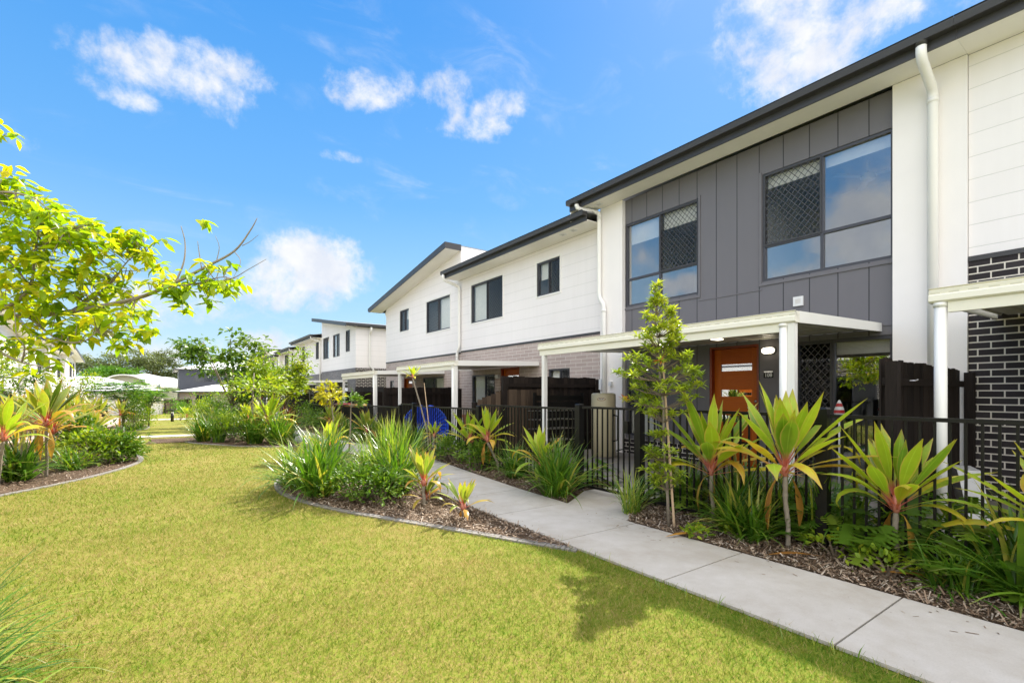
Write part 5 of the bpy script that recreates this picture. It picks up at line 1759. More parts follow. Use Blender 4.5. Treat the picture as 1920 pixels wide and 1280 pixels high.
def xanadu(loc, label, seed, size=1.0, n=34):
    """philodendron: lobed leaves on stalks"""
    root = thing('philodendron', (loc[0], loc[1], 0.02), label, 'plant', 'lobed leaf philodendrons behind the fence', R.uniform(0, 6), size)
    r = random.Random(seed)
    fo, st = MB(), MB()
    st.data = (0.5, 0.5, 0.2)
    for k in range(n):
        az = r.uniform(0, 2 * pi)
        el = radians(r.uniform(15, 80))
        l = r.uniform(0.22, 0.48)
        tip = Vector((cos(az) * cos(el), sin(az) * cos(el), sin(el))) * l
        st.tube([(0, 0, 0), tip * 0.5 + Vector((0, 0, 0.04)), tip], 0.005, 5, False)
        d = Vector((cos(az), sin(az), r.uniform(-0.75, 0.1))).normalized()
        s = Vector((-sin(az), cos(az), 0))
        nrm = s.cross(d) * -1
        LL, tone = r.uniform(0.17, 0.26), r.uniform(0.1, 0.7)
        if r.random() < 0.07:
            tone = 1.0
        nl = 6
        prevl = None
        for j in range(nl):
            t = j / nl
            w = 0.42 * LL * sin(pi * (0.16 + 0.80 * t)) ** 0.7
            a0 = tip + d * (LL * t)
            a1 = tip + d * (LL * (t + 0.115))
            for sg in (1, -1):
                e0 = a0 + s * sg * w + d * LL * 0.10 - nrm * 0.10 * w
                e1 = a0 + s * sg * w * 0.92 + d * LL * 0.17 - nrm * 0.10 * w
                i = [fo.vert(p, (tone, t, 0.3)) for p in (a0, a1, e1, e0)]
                fo.face(i if sg > 0 else i[::-1])
            c0, c1 = tip + d * (LL * (t + 0.10)), tip + d * (LL * (t + 0.175))
            i = [fo.vert(p, (tone, t, 0.0)) for p in (a0 + s * 0.14 * LL, c1 + s * 0.12 * LL, c1 - s * 0.12 * LL, a0 - s * 0.14 * LL)]
            fo.face(i)
    st.build('stalks', M['shrub_lime'], root)
    fo.build('leaves', M['shrub'], root)
    return root


for k, (x, y, s) in enumerate([(4.92, 1.30, 1.2), (4.95, 0.98, 1.25), (4.85, 0.72, 1.1), (5.0, 1.75, 1.2), (4.95, 2.05, 1.1), (4.95, 2.65, 0.95), (4.95, 3.3, 0.9), (4.98, 3.7, 0.85), (5.0, 5.05, 0.9)]):
    xanadu((x, y), ['lobed leaf philodendron behind the fence, right of the rightmost big cordyline stem', 'lobed leaf philodendron in front of the white downpipe post at the right', 'lobed leaf philodendron with a few yellow leaves near the right edge',
                    'lobed leaf philodendron behind the thick fence post', 'lobed leaf philodendron behind the tallest cordyline stem', 'lobed leaf philodendron behind the fence, between the two left cordyline stems',
                    'lobed leaf philodendron behind the fence and the stake of the young tree', 'lobed leaf philodendron just right of the black gate', 'lobed leaf philodendron behind the fence post left of the gate'][k], 40 + k, s)
xanadu((4.66, 0.80), 'small yellowing philodendron leaves poking through the fence onto the mulch', 60, 0.6, 14)

# small weeds in the mulch
for k, (p, s, lb) in enumerate([((4.42, 1.69), 0.22, 'pale green weed in the mulch beside the tallest cordyline'), ((4.46, 1.51), 0.24, 'scrambling weed in the mulch between the two right cordylines'), ((4.30, 1.30), 0.22, 'leafy weed at the foot of the rightmost big cordyline'),
                             ((3.98, 2.64), 0.12, 'tiny weed in the mulch right of the timber stake'), ((4.77, 2.12), 0.20, 'soft green weed under the tallest cordyline'), ((4.27, 2.47), 0.12, 'tiny weed under the first big cordyline')]):
    shrub(p, (s, s, s * 0.75), lb, 'shrub_lime', 90 + k, 90, 0.055, 0.030, k, 'small weeds in the mulch', 9, True, 'weed')

# ---- left of the gate
strappy((4.10, 4.78), 'full', 0.98, 'big glossy strappy clump overhanging the path left of the gate', 0.2)
strappy((4.22, 4.95), 'erect', 0.80, 'upright strappy tuft in the big clump left of the gate', 1.2)
cordyline((4.30, 5.35), 0.30, 'low lime cordyline tucked behind the big strappy clump', 31, 0.85, 'cordy', dead=1)
cordyline((4.60, 6.85), 0.50, 'lime cordyline on a bent stem with a red neck, in front of the weathered boards', 32, 0.98, 'cordy', lean=(-0.16, 0.12), dead=3, n=24)
cordyline((4.55, 7.75), 0.40, 'lime cordyline just left of the bent stemmed one', 33, 0.95, 'cordy', dead=1, n=22)
strappy((4.45, 6.2), 'full', 0.75, 'strappy clump below the bent cordyline', 2.7)
shrub((4.42, 7.25), (0.34, 0.34, 0.42), 'dark green low shrub at the path edge under the lime cordylines', 'shrub', 3, 900, 0.075, 0.038, 0.3)
shrub((4.5, 8.25), (0.36, 0.36, 0.45), 'dark green low shrub, left of the one under the lime cordylines', 'shrub', 3, 900, 0.075, 0.038, 2.0)
# tall thin cordyline
tc_ = cordyline((4.62, 9.55), 1.66, 'tall thin cordyline with a small tuft high on a bare leaning stem', 34, 0.42, 'cordy', lean=(-0.30, 0.22), dead=0, n=20, stem_r=0.016, W=0.12)
mb = MB()
mb.data = (0.6, 0, 0)
branch_tube(mb, [(0.03, -0.03, 0), (-0.03, 0.02, 0.8), (-0.10, 0.07, 1.55)], 0.014, 0.008, 8)
mb.build('second_stem', M['stake'], tc_, True)
for k, (p, s) in enumerate([((4.55, 9.2), 0.5), ((4.72, 9.75), 0.5), ((4.62, 8.85), 0.45)]):
    cordyline(p, 0.42 - 0.1 * k, ['small leafy cordyline at the foot of the tall thin one', 'small cordyline in front of the blue shell', 'small green cordyline right of the tall thin stem'][k], 35 + k, s, 'cordy', dead=0, n=20)
for k, (x, y, kd, s) in enumerate([(4.35, 10.2, 'erect', 0.85), (4.55, 11.2, 'erect', 0.8), (4.45, 12.2, 'erect', 0.85), (4.4, 13.2, 'full', 0.8), (4.3, 14.4, 'full', 0.8), (4.4, 15.6, 'erect', 0.75), (4.45, 9.9, 'full', 0.8)]):
    strappy((x, y), kd, s, ['upright strappy clump left of the blue shell', 'strappy clump below the double white posts', 'strappy clump at the fence below the twin patio posts', 'strappy clump beside the far bend of the path', 'strappy clump under the yellow sapling',
                            'far strappy clump in front of the lidded bins', 'strappy clump in front of the narrow black gate'][k], k * 1.1)
cordyline((4.25, 12.5), 0.30, 'lime cordyline with reddish inner leaves in front of the fence below the bins', 38, 0.95, 'cordy_gold', dead=1, n=24)
cordyline((4.3, 16.2), 0.38, 'golden cordyline by the far bend of the path', 39, 0.95, 'cordy_gold', dead=2, n=24)
cordyline((4.2, 14.9), 0.30, 'dull golden cordyline right of the one by the path bend', 40, 0.75, 'cordy_gold', dead=1, n=22)
shrub((4.5, 17.3), (0.55, 0.55, 0.62), 'dark green round shrub behind the golden cordyline at the path bend', 'shrub', 4, 900, 0.08, 0.04, 0.3)
shrub((4.6, 18.6), (0.6, 0.6, 0.8), 'dark green shrub at the start of the black sloping fence', 'shrub', 4, 900, 0.08, 0.04, 1.3)
shrub((4.5, 20.2), (0.55, 0.6, 1.0), 'green shrub in front of the black sloping fence', 'shrub', 5, 900, 0.09, 0.045, 1.0)

# ---- island bed
I1 = 'strappy clumps of the bed between lawn and path'
strappy((1.62, 6.55), 'full', 1.12, 'big strappy clump at the lawn corner of the bed between lawn and path', 0.0, None, I1)
strappy((1.52, 7.25), 'wild', 1.05, 'untidy strappy clump spilling over the kerb at the lawn corner', 1.0, 'strap_light', I1)
strappy((1.90, 7.35), 'erect', 0.95, 'upright strappy clump behind the one at the lawn corner', 2.0, None, I1)
strappy((2.62, 6.55), 'erect', 1.15, 'tall upright strappy clump in the middle of the bed between lawn and path', 0.5, 'strap_light', I1)
strappy((2.50, 6.15), 'full', 0.95, 'glossy strappy clump behind the small red stemmed cordyline', 2.5, None, I1)
strappy((2.25, 8.6), 'full', 0.85, 'strappy clump at the back of the bed between lawn and path', 3.1, None, I1)
strappy((2.75, 7.9), 'wild', 0.85, 'loose strappy clump at the path side of the bed between lawn and path', 4.1, 'strap_light', I1)
shrub((2.12, 5.75), (0.34, 0.34, 0.40), 'low glossy shrub at the kerb beside the pale small cordyline', 'shrub', 6, 1100, 0.06, 0.028, 2.0, detail=True)
shrub((1.98, 6.05), (0.38, 0.38, 0.44), 'dark glossy shrub between the two big strappy clumps of the lawn bed', 'shrub', 6, 1100, 0.06, 0.028, 0.0, detail=True)
cordyline((2.48, 5.29), 0.24, 'small cordyline with pale leaves and red stems at the kerb of the lawn bed', 51, 0.70, 'cordy_gold', dead=2, n=24, group='small cordylines of the bed between lawn and path')
cordyline((2.52, 5.33), 0.06, 'low red stemmed side shoot at the foot of the pale small cordyline', 52, 0.52, 'cordy_gold', dead=1, n=16, group='small cordylines of the bed between lawn and path')
cordyline((2.56, 4.49), 0.10, 'smallest cordyline alone near the mulch tip of the lawn bed', 53, 0.55, 'cordy_gold', dead=2, n=20, group='small cordylines of the bed between lawn and path')
cordyline((2.1, 7.9), 0.42, 'yellow cordyline behind the strappy clumps of the lawn bed', 54, 0.8, 'cordy', dead=0, n=20, group='small cordylines of the bed between lawn and path', spread=0.8)


def sapling(loc, h, label, mat, seed, crown, n, L, W, lean=(0, 0), trunk_r=0.018, group=None, clumps=14, hollow=0.3, zc=None, name='sapling', branches=5):
    root = thing(name, (loc[0], loc[1], gz(loc[1]) + 0.01), label, 'tree', group)
    tr = MB()
    tr.data = (0.4, 0, 0)
    top = Vector((lean[0], lean[1], h))
    branch_tube(tr, [(0, 0, -0.02), (lean[0] * 0.3 + 0.01, lean[1] * 0.3, h * 0.4), (lean[0] * 0.7, lean[1] * 0.7 + 0.01, h * 0.75), tuple(top)], trunk_r, trunk_r * 0.45)
    tr.build('trunk', M['bark_grey'], root, True)
    r = random.Random(seed)
    br = MB()
    br.data = (0.4, 0, 0)
    zc = zc if zc is not None else h - crown[2] * 0.35
    for k in range(branches):
        a = k * 2.4 + r.random()
        br.tube([(lean[0] * 0.8, lean[1] * 0.8, h * 0.78), (lean[0] + crown[0] * 0.4 * cos(a), lean[1] + crown[1] * 0.4 * sin(a), zc + crown[2] * 0.25), (lean[0] + crown[0] * 0.8 * cos(a), lean[1] + crown[1] * 0.8 * sin(a), zc + crown[2] * (0.35 + 0.3 * r.random()))], [trunk_r * 0.5, trunk_r * 0.3, trunk_r * 0.15], 6)
    br.build('branches', M['bark_grey'], root)
    key = (mat, seed, n, tuple(crown))
    if key not in SHR:
        SHR[key] = shrub_mesh(seed, n, crown, L, W, mat, clumps=clumps, hollow=hollow, lo=0.0, upright=0.0, detail=L > 0.09)
    c = add('crown', SHR[key], root)
    c.location = (lean[0], lean[1], zc)
    return root


sapling((2.90, 10.45), 1.35, 'thin sapling with a bright yellow crown above the strappy bed', 'yellow', 61, (0.36, 0.36, 0.42), 200, 0.13, 0.07, (-0.10, 0.06), 0.018, 'thin saplings of the beds', 10, zc=1.10)
sapling((3.37, 11.10), 1.30, 'thin pale stemmed sapling with dark whorled leaves right of the yellow crown', 'shrub', 62, (0.30, 0.30, 0.36), 90, 0.17, 0.055, (0.05, -0.04), 0.022, 'thin saplings of the beds', 6, zc=1.0)

# ---- middle bed
strappy((0.85, 15.9), 'full', 1.05, 'bluish strappy clump at the left end of the middle bed', 0.0)
strappy((1.15, 15.3), 'erect', 0.85, 'upright strappy clump in the left part of the middle bed', 1.4)
strappy((1.9, 14.4), 'full', 1.15, 'broad strappy clump at the lawn side of the middle bed', 2.4)
strappy((2.35, 13.9), 'full', 1.15, 'broad strappy clump below the big pale cordyline of the middle bed', 0.9)
strappy((2.65, 14.4), 'wild', 1.1, 'grassy clump at the path corner of the middle bed', 3.3)
shrub((1.45, 15.2), (0.45, 0.45, 0.75), 'green leafy shrub between the clumps of the middle bed', 'shrub_lime', 7, 900, 0.075, 0.04, 0.0)
shrub((1.35, 16.3), (0.5, 0.5, 0.85), 'round green shrub at the back of the middle bed', 'shrub', 7, 900, 0.08, 0.04, 0.7)
shrub((1.75, 15.4), (0.4, 0.4, 0.7), 'glossy shrub beside the big pale cordyline', 'shrub', 8, 900, 0.08, 0.04, 0.7)
cordyline((2.25, 14.5), 0.50, 'big pale cordyline with striped silvery leaves in the middle bed', 64, 1.25, 'cordy', dead=2, n=30)
cordyline((1.95, 16.2), 0.50, 'yellow cordyline behind the thin trunk in the middle bed', 65, 0.9, 'cordy', dead=1, n=22)
mid = sapling((1.93, 15.3), 1.9, 'young tree with drooping pale green leaves standing in the middle bed', 'shrub_lime', 66, (0.95, 0.95, 0.75), 420, 0.16, 0.075, (0.10, 0.2), 0.032, None, 16, 0.5, 1.15)

# ---- background trees right of the lawn
def limb_tree(loc, label, seed, h, spread, trunk_r, mat, leaf, n_clump, per, clump_r, group=None, name='tree', droop=0.0, lean=(0, 0), fork=0.32, flat=0.5, bark='bark_grey'):
    """trunk forking into limbs; leaf clumps sit on the limb ends so that the sky shows between"""
    root = thing(name, (loc[0], loc[1], gz(loc[1]) - 0.02), label, 'tree', group)
    r = random.Random(seed)
    tr, fo = MB(), MB()
    tr.data = (0.45, 0, 0)
    fk = Vector((lean[0] * 0.4, lean[1] * 0.4, h * fork))
    branch_tube(tr, [Vector((0, 0, 0)), fk * 0.5 + Vector((0.02, 0, 0)), fk], trunk_r, trunk_r * 0.75)
    nl = 7
    ends = []
    for k in range(nl):
        a = k * 2 * pi / nl + r.uniform(-0.3, 0.3)
        q = spread * r.uniform(0.45, 0.75)
        e = Vector((lean[0] + cos(a) * q, lean[1] + sin(a) * q, h * r.uniform(0.55, 0.92)))
        m_ = fk.lerp(e, 0.5) + Vector((r.gauss(0, 0.06), r.gauss(0, 0.06), h * 0.04))
        branch_tube(tr, [fk, m_, e], trunk_r * 0.5, trunk_r * 0.18, 6)
        for j in range(n_clump // nl + 1):
            t = r.uniform(0.25, 1.0)
            b0 = m_.lerp(e, t)
            a2 = a + r.gauss(0, 0.8)
            p = b0 + Vector((cos(a2) * spread * r.uniform(0.05, 0.42), sin(a2) * spread * r.uniform(0.05, 0.42), h * r.uniform(-0.12, 0.13)))
            p.z = min(p.z, h)
            branch_tube(tr, [b0, b0.lerp(p, 0.5) + Vector((0, 0, 0.03)), p], trunk_r * 0.16, trunk_r * 0.06, 5)
            ends.append(p)
    for p in ends:
        tone = r.uniform(-0.25, 0.25)
        cr = clump_r * r.uniform(0.65, 1.25)
        for _ in range(per):
            d = Vector((r.gauss(0, 1), r.gauss(0, 1), r.gauss(0, flat)))
            q = p + d * cr * 0.5
            dr = Vector((d.x * 0.6 + r.gauss(0, 0.5), d.y * 0.6 + r.gauss(0, 0.5), r.gauss(-droop, 0.45)))
            fo.leaf(q, dr, Vector((r.gauss(0, 0.35), r.gauss(0, 0.35), 1)), leaf[0] * r.uniform(0.7, 1.25), leaf[1] * r.uniform(0.8, 1.2), min(1, max(0, 0.5 + tone + r.gauss(0, 0.14))), 0.15, False)
    tr.build('trunk', M[bark], root, True)
    fo.build('crown', M[mat], root)
    return root


limb_tree((2.45, 25.6), 'spreading green tree with open branches in front of the dark grey house', 71, 4.45, 2.5, 0.075, 'shrub', (0.24, 0.16), 66, 26, 0.40, droop=0.25, fork=0.22)
limb_tree((3.95, 22.2), 'bushy upright young tree beside the far white townhouses', 72, 3.15, 1.0, 0.05, 'shrub_lime', (0.15, 0.075), 70, 60, 0.40, fork=0.12, flat=0.9)
limb_tree((3.55, 26.0), 'dense green shrub tree left of the bushy upright one', 73, 2.9, 1.1, 0.05, 'shrub', (0.15, 0.08), 60, 60, 0.42, fork=0.15, flat=0.9)
br_ = thing('bromeliad', (3.75, 20.9, gz(20.9)), 'dark red spiky bromeliad below the bushy young tree', 'plant', 'dark red spiky bromeliads')
def spiky(seed, n, L, W, mat):
    r = random.Random(seed)
    mb = MB()
    for k in range(n):
        t = k / n
        mb.strap((0, 0, 0.02), k * 2.4, radians(85 - 70 * t), L * r.uniform(0.8, 1.1), W, 0.5 + 0.9 * t, prof_strap, 6, 0.4, r.random(), 0, 1.5)
    return mb.mesh('leaf_rosette', M[mat], True)
rm = spiky(3, 44, 1.15, 0.075, 'red')
add('leaf_rosette', rm, br_)
B(-0.04, 0.04, -0.04, 0.04, -0.05, 0.08).build('base', M['bark'], br_)
for (x, y, s, lb) in ((3.1, 22.2, 0.85, 'dark red spiky bromeliad, left of the largest one'), (2.9, 24.5, 0.8, 'dark red spiky bromeliad behind the spreading tree'), (4.3, 22.5, 0.9, 'dark red spiky bromeliad beside the black sloping fence')):
    b2 = br_.copy()
    COL.objects.link(b2)
    b2.location = (x, y, gz(y))
    b2.scale = (s,) * 3
    b2.rotation_euler = (0, 0, x * 3)
    b2['label'] = lb
    for ch in list(br_.children):
        c2 = ch.copy()
        COL.objects.link(c2)
        c2.parent = b2
for k, (x, y, sx, sz, mt) in enumerate([(1.7, 21.8, 0.55, 0.9, 'shrub'), (1.75, 24.5, 0.7, 1.1, 'shrub'), (1.6, 28.0, 0.7, 1.0, 'shrub_lime'), (2.6, 22.6, 0.7, 1.2, 'shrub'), (2.7, 30.0, 0.9, 1.5, 'shrub'), (1.7, 35.0, 0.9, 1.6, 'shrub_lime'), (1.6, 41.0, 1.0, 1.9, 'feather'), (2.6, 37.0, 1.0, 1.8, 'shrub'), (0.9, 46.5, 0.9, 1.6, 'feather'), (3.2, 47.0, 1.2, 2.2, 'shrub')]):
    shrub((x, y), (sx, sx, sz), ['round green shrub at the near end of the background bed', 'green shrub at the foot of the spreading tree', 'lime green shrub on the lawn side of the background bed', 'dark shrub between the red bromeliads', 'tall dark shrub behind the spreading tree trunk',
                                 'lime shrub farther along the background bed', 'feathery light green shrub near the brown far gate', 'dark green shrub deep in the background bed', 'feathery shrub in front of the dark grey house wing', 'large dark shrub before the pale roofed house wing'][k], mt, 10 + k % 3, 700, 0.13, 0.06, k)
cordyline((1.15, 40.2), 0.3, 'small yellow cordyline at the far end of the background bed', 75, 1.3, 'cordy', dead=0, n=20)
cordyline((1.4, 21.2), 0.3, 'small red tinged cordyline at the near end of the background bed', 76, 0.9, 'cordy_gold', dead=1, n=20)

# ---- left bed
GB = 'cordylines of the left-hand bed'
cordyline((-1.93, 9.72), 0.66, 'cordyline with a red neck cut by the left edge of the view', 81, 1.0, 'cordy', lean=(0.06, 0.0), dead=1, n=26, group=GB)
cordyline((-1.56, 10.6), 0.80, 'bare stemmed cordyline with a wide yellow green head, nearest the kerb of the left bed', 82, 1.12, 'cordy_gold', lean=(0.0, 0.0), dead=3, n=32, group=GB, W=0.115)
strappy((-1.85, 10.4), 'broad', 1.15, 'dark strappy clump between the two left cordyline stems', 0.4)
strappy((-1.35, 11.3), 'low', 1.1, 'low strappy clump behind the left cordyline stem', 1.4)
strappy((-2.3, 10.0), 'full', 1.0, 'strappy clump at the left edge of the view', 2.4)
shrub((-1.15, 12.0), (0.50, 0.50, 0.62), 'glossy light green shrub in the left bed beside the cordyline stem', 'shrub_lime', 14, 1300, 0.085, 0.045, 0.0, detail=True)
shrub((-0.82, 12.2), (0.42, 0.42, 0.55), 'dark glossy shrub with pointed leaves at the tip of the left bed', 'shrub', 15, 1300, 0.12, 0.034, 0.0, detail=True, up=0.0)
shrub((-1.25, 12.9), (0.45, 0.45, 0.85), 'dark green shrub behind the glossy ones of the left bed', 'shrub', 14, 1300, 0.085, 0.045, 1.0, detail=True)
lbs = ['golden cordyline in the left bed, second row, behind the red necked one', 'golden cordyline in the second row, behind the yellow green head', 'pale golden cordyline near the side path', 'orange tinged cordyline of the left bed, left of the feathery tree',
       'golden cordyline at the bed tip over the glossy shrubs', 'yellow cordyline in the third row of the left bed', 'rusty golden cordyline of the third row', 'golden cordyline half hidden deep in the left bed', 'orange brown cordyline farthest back in the left bed', 'tall golden cordyline by the left edge behind the strappy clump']
for k, (x, y, hh, s) in enumerate([(-2.2, 11.6, 0.6, 1.05), (-1.75, 12.6, 0.55, 1.05), (-2.3, 13.2, 0.55, 1.05), (-1.75, 14.2, 0.55, 1.05), (-1.30, 13.7, 0.42, 0.95), (-2.35, 14.8, 0.55, 1.1), (-2.2, 16.3, 0.5, 1.15), (-2.8, 15.6, 0.6, 1.1), (-1.9, 17.3, 0.5, 1.15), (-2.85, 17.3, 0.6, 1.15)]):
    cordyline((x, y), hh, lbs[k], 83 + k % 5, s, 'cordy_gold', dead=1, n=26, group=GB)
GC = 'golden cordylines along the side path'
for k, (x, y) in enumerate([(-2.3, 20.4), (-1.9, 21.4), (-2.25, 22.8), (-3.95, 23.5), (-3.95, 27.0), (-4.0, 31.0)]):
    cordyline((x, y), 0.6, 'golden cordyline of the long row beside the side path, %s' % ['nearest the left bed', 'second along', 'third along', 'fourth along', 'fifth along', 'farthest away'][k], 83 + k % 4, 1.15, 'cordy_gold', dead=1, n=26, group=GC)

# ---- far left bed
GF = 'plants of the far left bed'
cordyline((-1.55, 25.6), 0.62, 'red stemmed cordyline at the near tip of the far left bed', 91, 1.05, 'cordy_gold', dead=1, n=26, group=GF)
shrub((-1.15, 26.6), (0.55, 0.55, 1.55), 'dark narrow shrub at the tip of the far left bed', 'shrub', 16, 1000, 0.11, 0.05, 0.0, group=GF)
shrub((-0.95, 28.5), (0.7, 0.7, 1.1), 'bright green shrub on the lawn side of the far left bed', 'shrub_lime', 16, 700, 0.11, 0.05, 0.0, group=GF)
shrub((-1.4, 30.5), (0.6, 0.6, 0.8), 'low green shrub in the middle of the far left bed', 'shrub', 17, 700, 0.11, 0.05, 0.0, group=GF)
strappy((-1.2, 25.4), 'low', 1.0, 'low grey green clump at the kerb of the far left bed', 0.3)
strappy((-0.95, 26.2), 'low', 1.0, 'low grassy clump beside the dark narrow shrub', 1.3)


def feathery(loc, h, spread, label, seed):
    root = thing('feathery_tree', (loc[0], loc[1], gz(loc[1])), label, 'tree', 'feathery umbrella trees')
    r = random.Random(seed)
    tr, fo = MB(), MB()
    tr.data = (0.45, 0, 0)
    for k in range(9):
        a = k * 2 * pi / 9 + r.uniform(-0.3, 0.3)
        e = Vector((cos(a) * spread * 0.6, sin(a) * spread * 0.6, h * r.uniform(0.82, 0.95)))
        branch_tube(tr, [(0, 0, 0), (e.x * 0.12, e.y * 0.12, h * 0.6), tuple(e)], 0.03, 0.008, 6)
        for j in range(42):
            p = Vector((0, 0, h * 0.86)).lerp(e, r.uniform(0.1, 1.3))
            p.z += r.uniform(-0.42, 0.22) * h * 0.6
            az = a + r.gauss(0, 1.0)
            LL = r.uniform(0.5, 0.9) * spread * 0.45
            tone = r.random()
            d0 = Vector((cos(az), sin(az), 0))
            s = Vector((-sin(az), cos(az), 0))
            for q in range(9):
                t = (q + 0.5) / 9
                c = p + d0 * (LL * t) + Vector((0, 0, 0.20 * LL * (t - 1.6 * t * t)))
                w = 0.24 * LL * sin(pi * (0.12 + 0.85 * t))
                for sg in (1, -1):
                    fo.leaf(c, s * sg + d0 * 0.35 + Vector((0, 0, -0.12)), Vector((0, 0, 1)), w, LL * 0.13, min(1, max(0, tone + r.gauss(0, 0.1))), 0.1, False)
    tr.build('trunk', M['bark'], root, True)
    fo.build('crown', M['feather'], root)
    return root


feathery((-1.6, 28.2), 2.15, 1.5, 'feathery umbrella tree left of the far lawn, larger and nearer', 101)
feathery((-0.75, 31.5), 1.95, 1.35, 'feathery umbrella tree reaching over the far lawn, right of the other', 102)
limb_tree((-3.1, 27.0), 'slim pale green sapling against the low white roof', 103, 2.7, 0.8, 0.03, 'shrub_lime', (0.13, 0.06), 24, 34, 0.36, flat=0.8)
limb_tree((-4.1, 21.5), 'dark leaved sapling before the left-hand row', 104, 2.9, 0.85, 0.035, 'shrub', (0.14, 0.065), 30, 36, 0.36, flat=0.8)
limb_tree((-4.15, 18.5), 'thin sapling with yellowish leaves near the left edge', 105, 2.6, 0.75, 0.03, 'shrub_lime', (0.14, 0.065), 24, 34, 0.34, flat=0.8)
limb_tree((-1.0, 36.5), 'thin yellow leaved sapling in front of the barrel roofed hall', 106, 3.0, 0.9, 0.03, 'yellow', (0.12, 0.07), 16, 10, 0.36, flat=0.8)

# ---- distant gum trees
GG = 'gum trees on the skyline'
for k, (px, yy, h_, sp) in enumerate([(-13.52, 156.88) + (15.0, 7.2), (-9.16, 163.59) + (11.5, 7.0), (-10.02, 144.57) + (8.6, 5.0), (-2.62, 151.58) + (13.5, 5.8), (0.68, 154.14) + (9.5, 4.8)]):
    limb_tree((px, yy), ['tall spreading gum tree on the skyline right of the left-hand row', 'broad gum tree in the skyline gap, second from the left', 'yellow green lower gum tree in front of the tall one', 'slender gum tree above the barrel roof', 'dark low gum tree beside the dark grey house',
                         'low gum tree in the middle of the skyline', 'low gum tree behind the end of the left-hand row'][k], 110 + k, h_, sp, 0.22, 'gum' if k != 2 else 'feather', (0.60, 0.34), 36, 90, 1.8, GG, 'gum_tree', bark='bark', fork=0.4)

# ---- strappy leaves in the near left corner
strappy((-0.80, 2.40), 'broad', 0.9, 'long bladed strappy clump in the bottom left corner of the view', 0.9, 'strap_light')
strappy((-0.80, 2.85), 'wild', 0.75, 'strappy clump with dark blades at the left edge near the bottom corner', 2.2)
strappy((-0.95, 3.3), 'wild', 0.8, 'loose strappy tuft at the left edge below the kerb', 1.0)


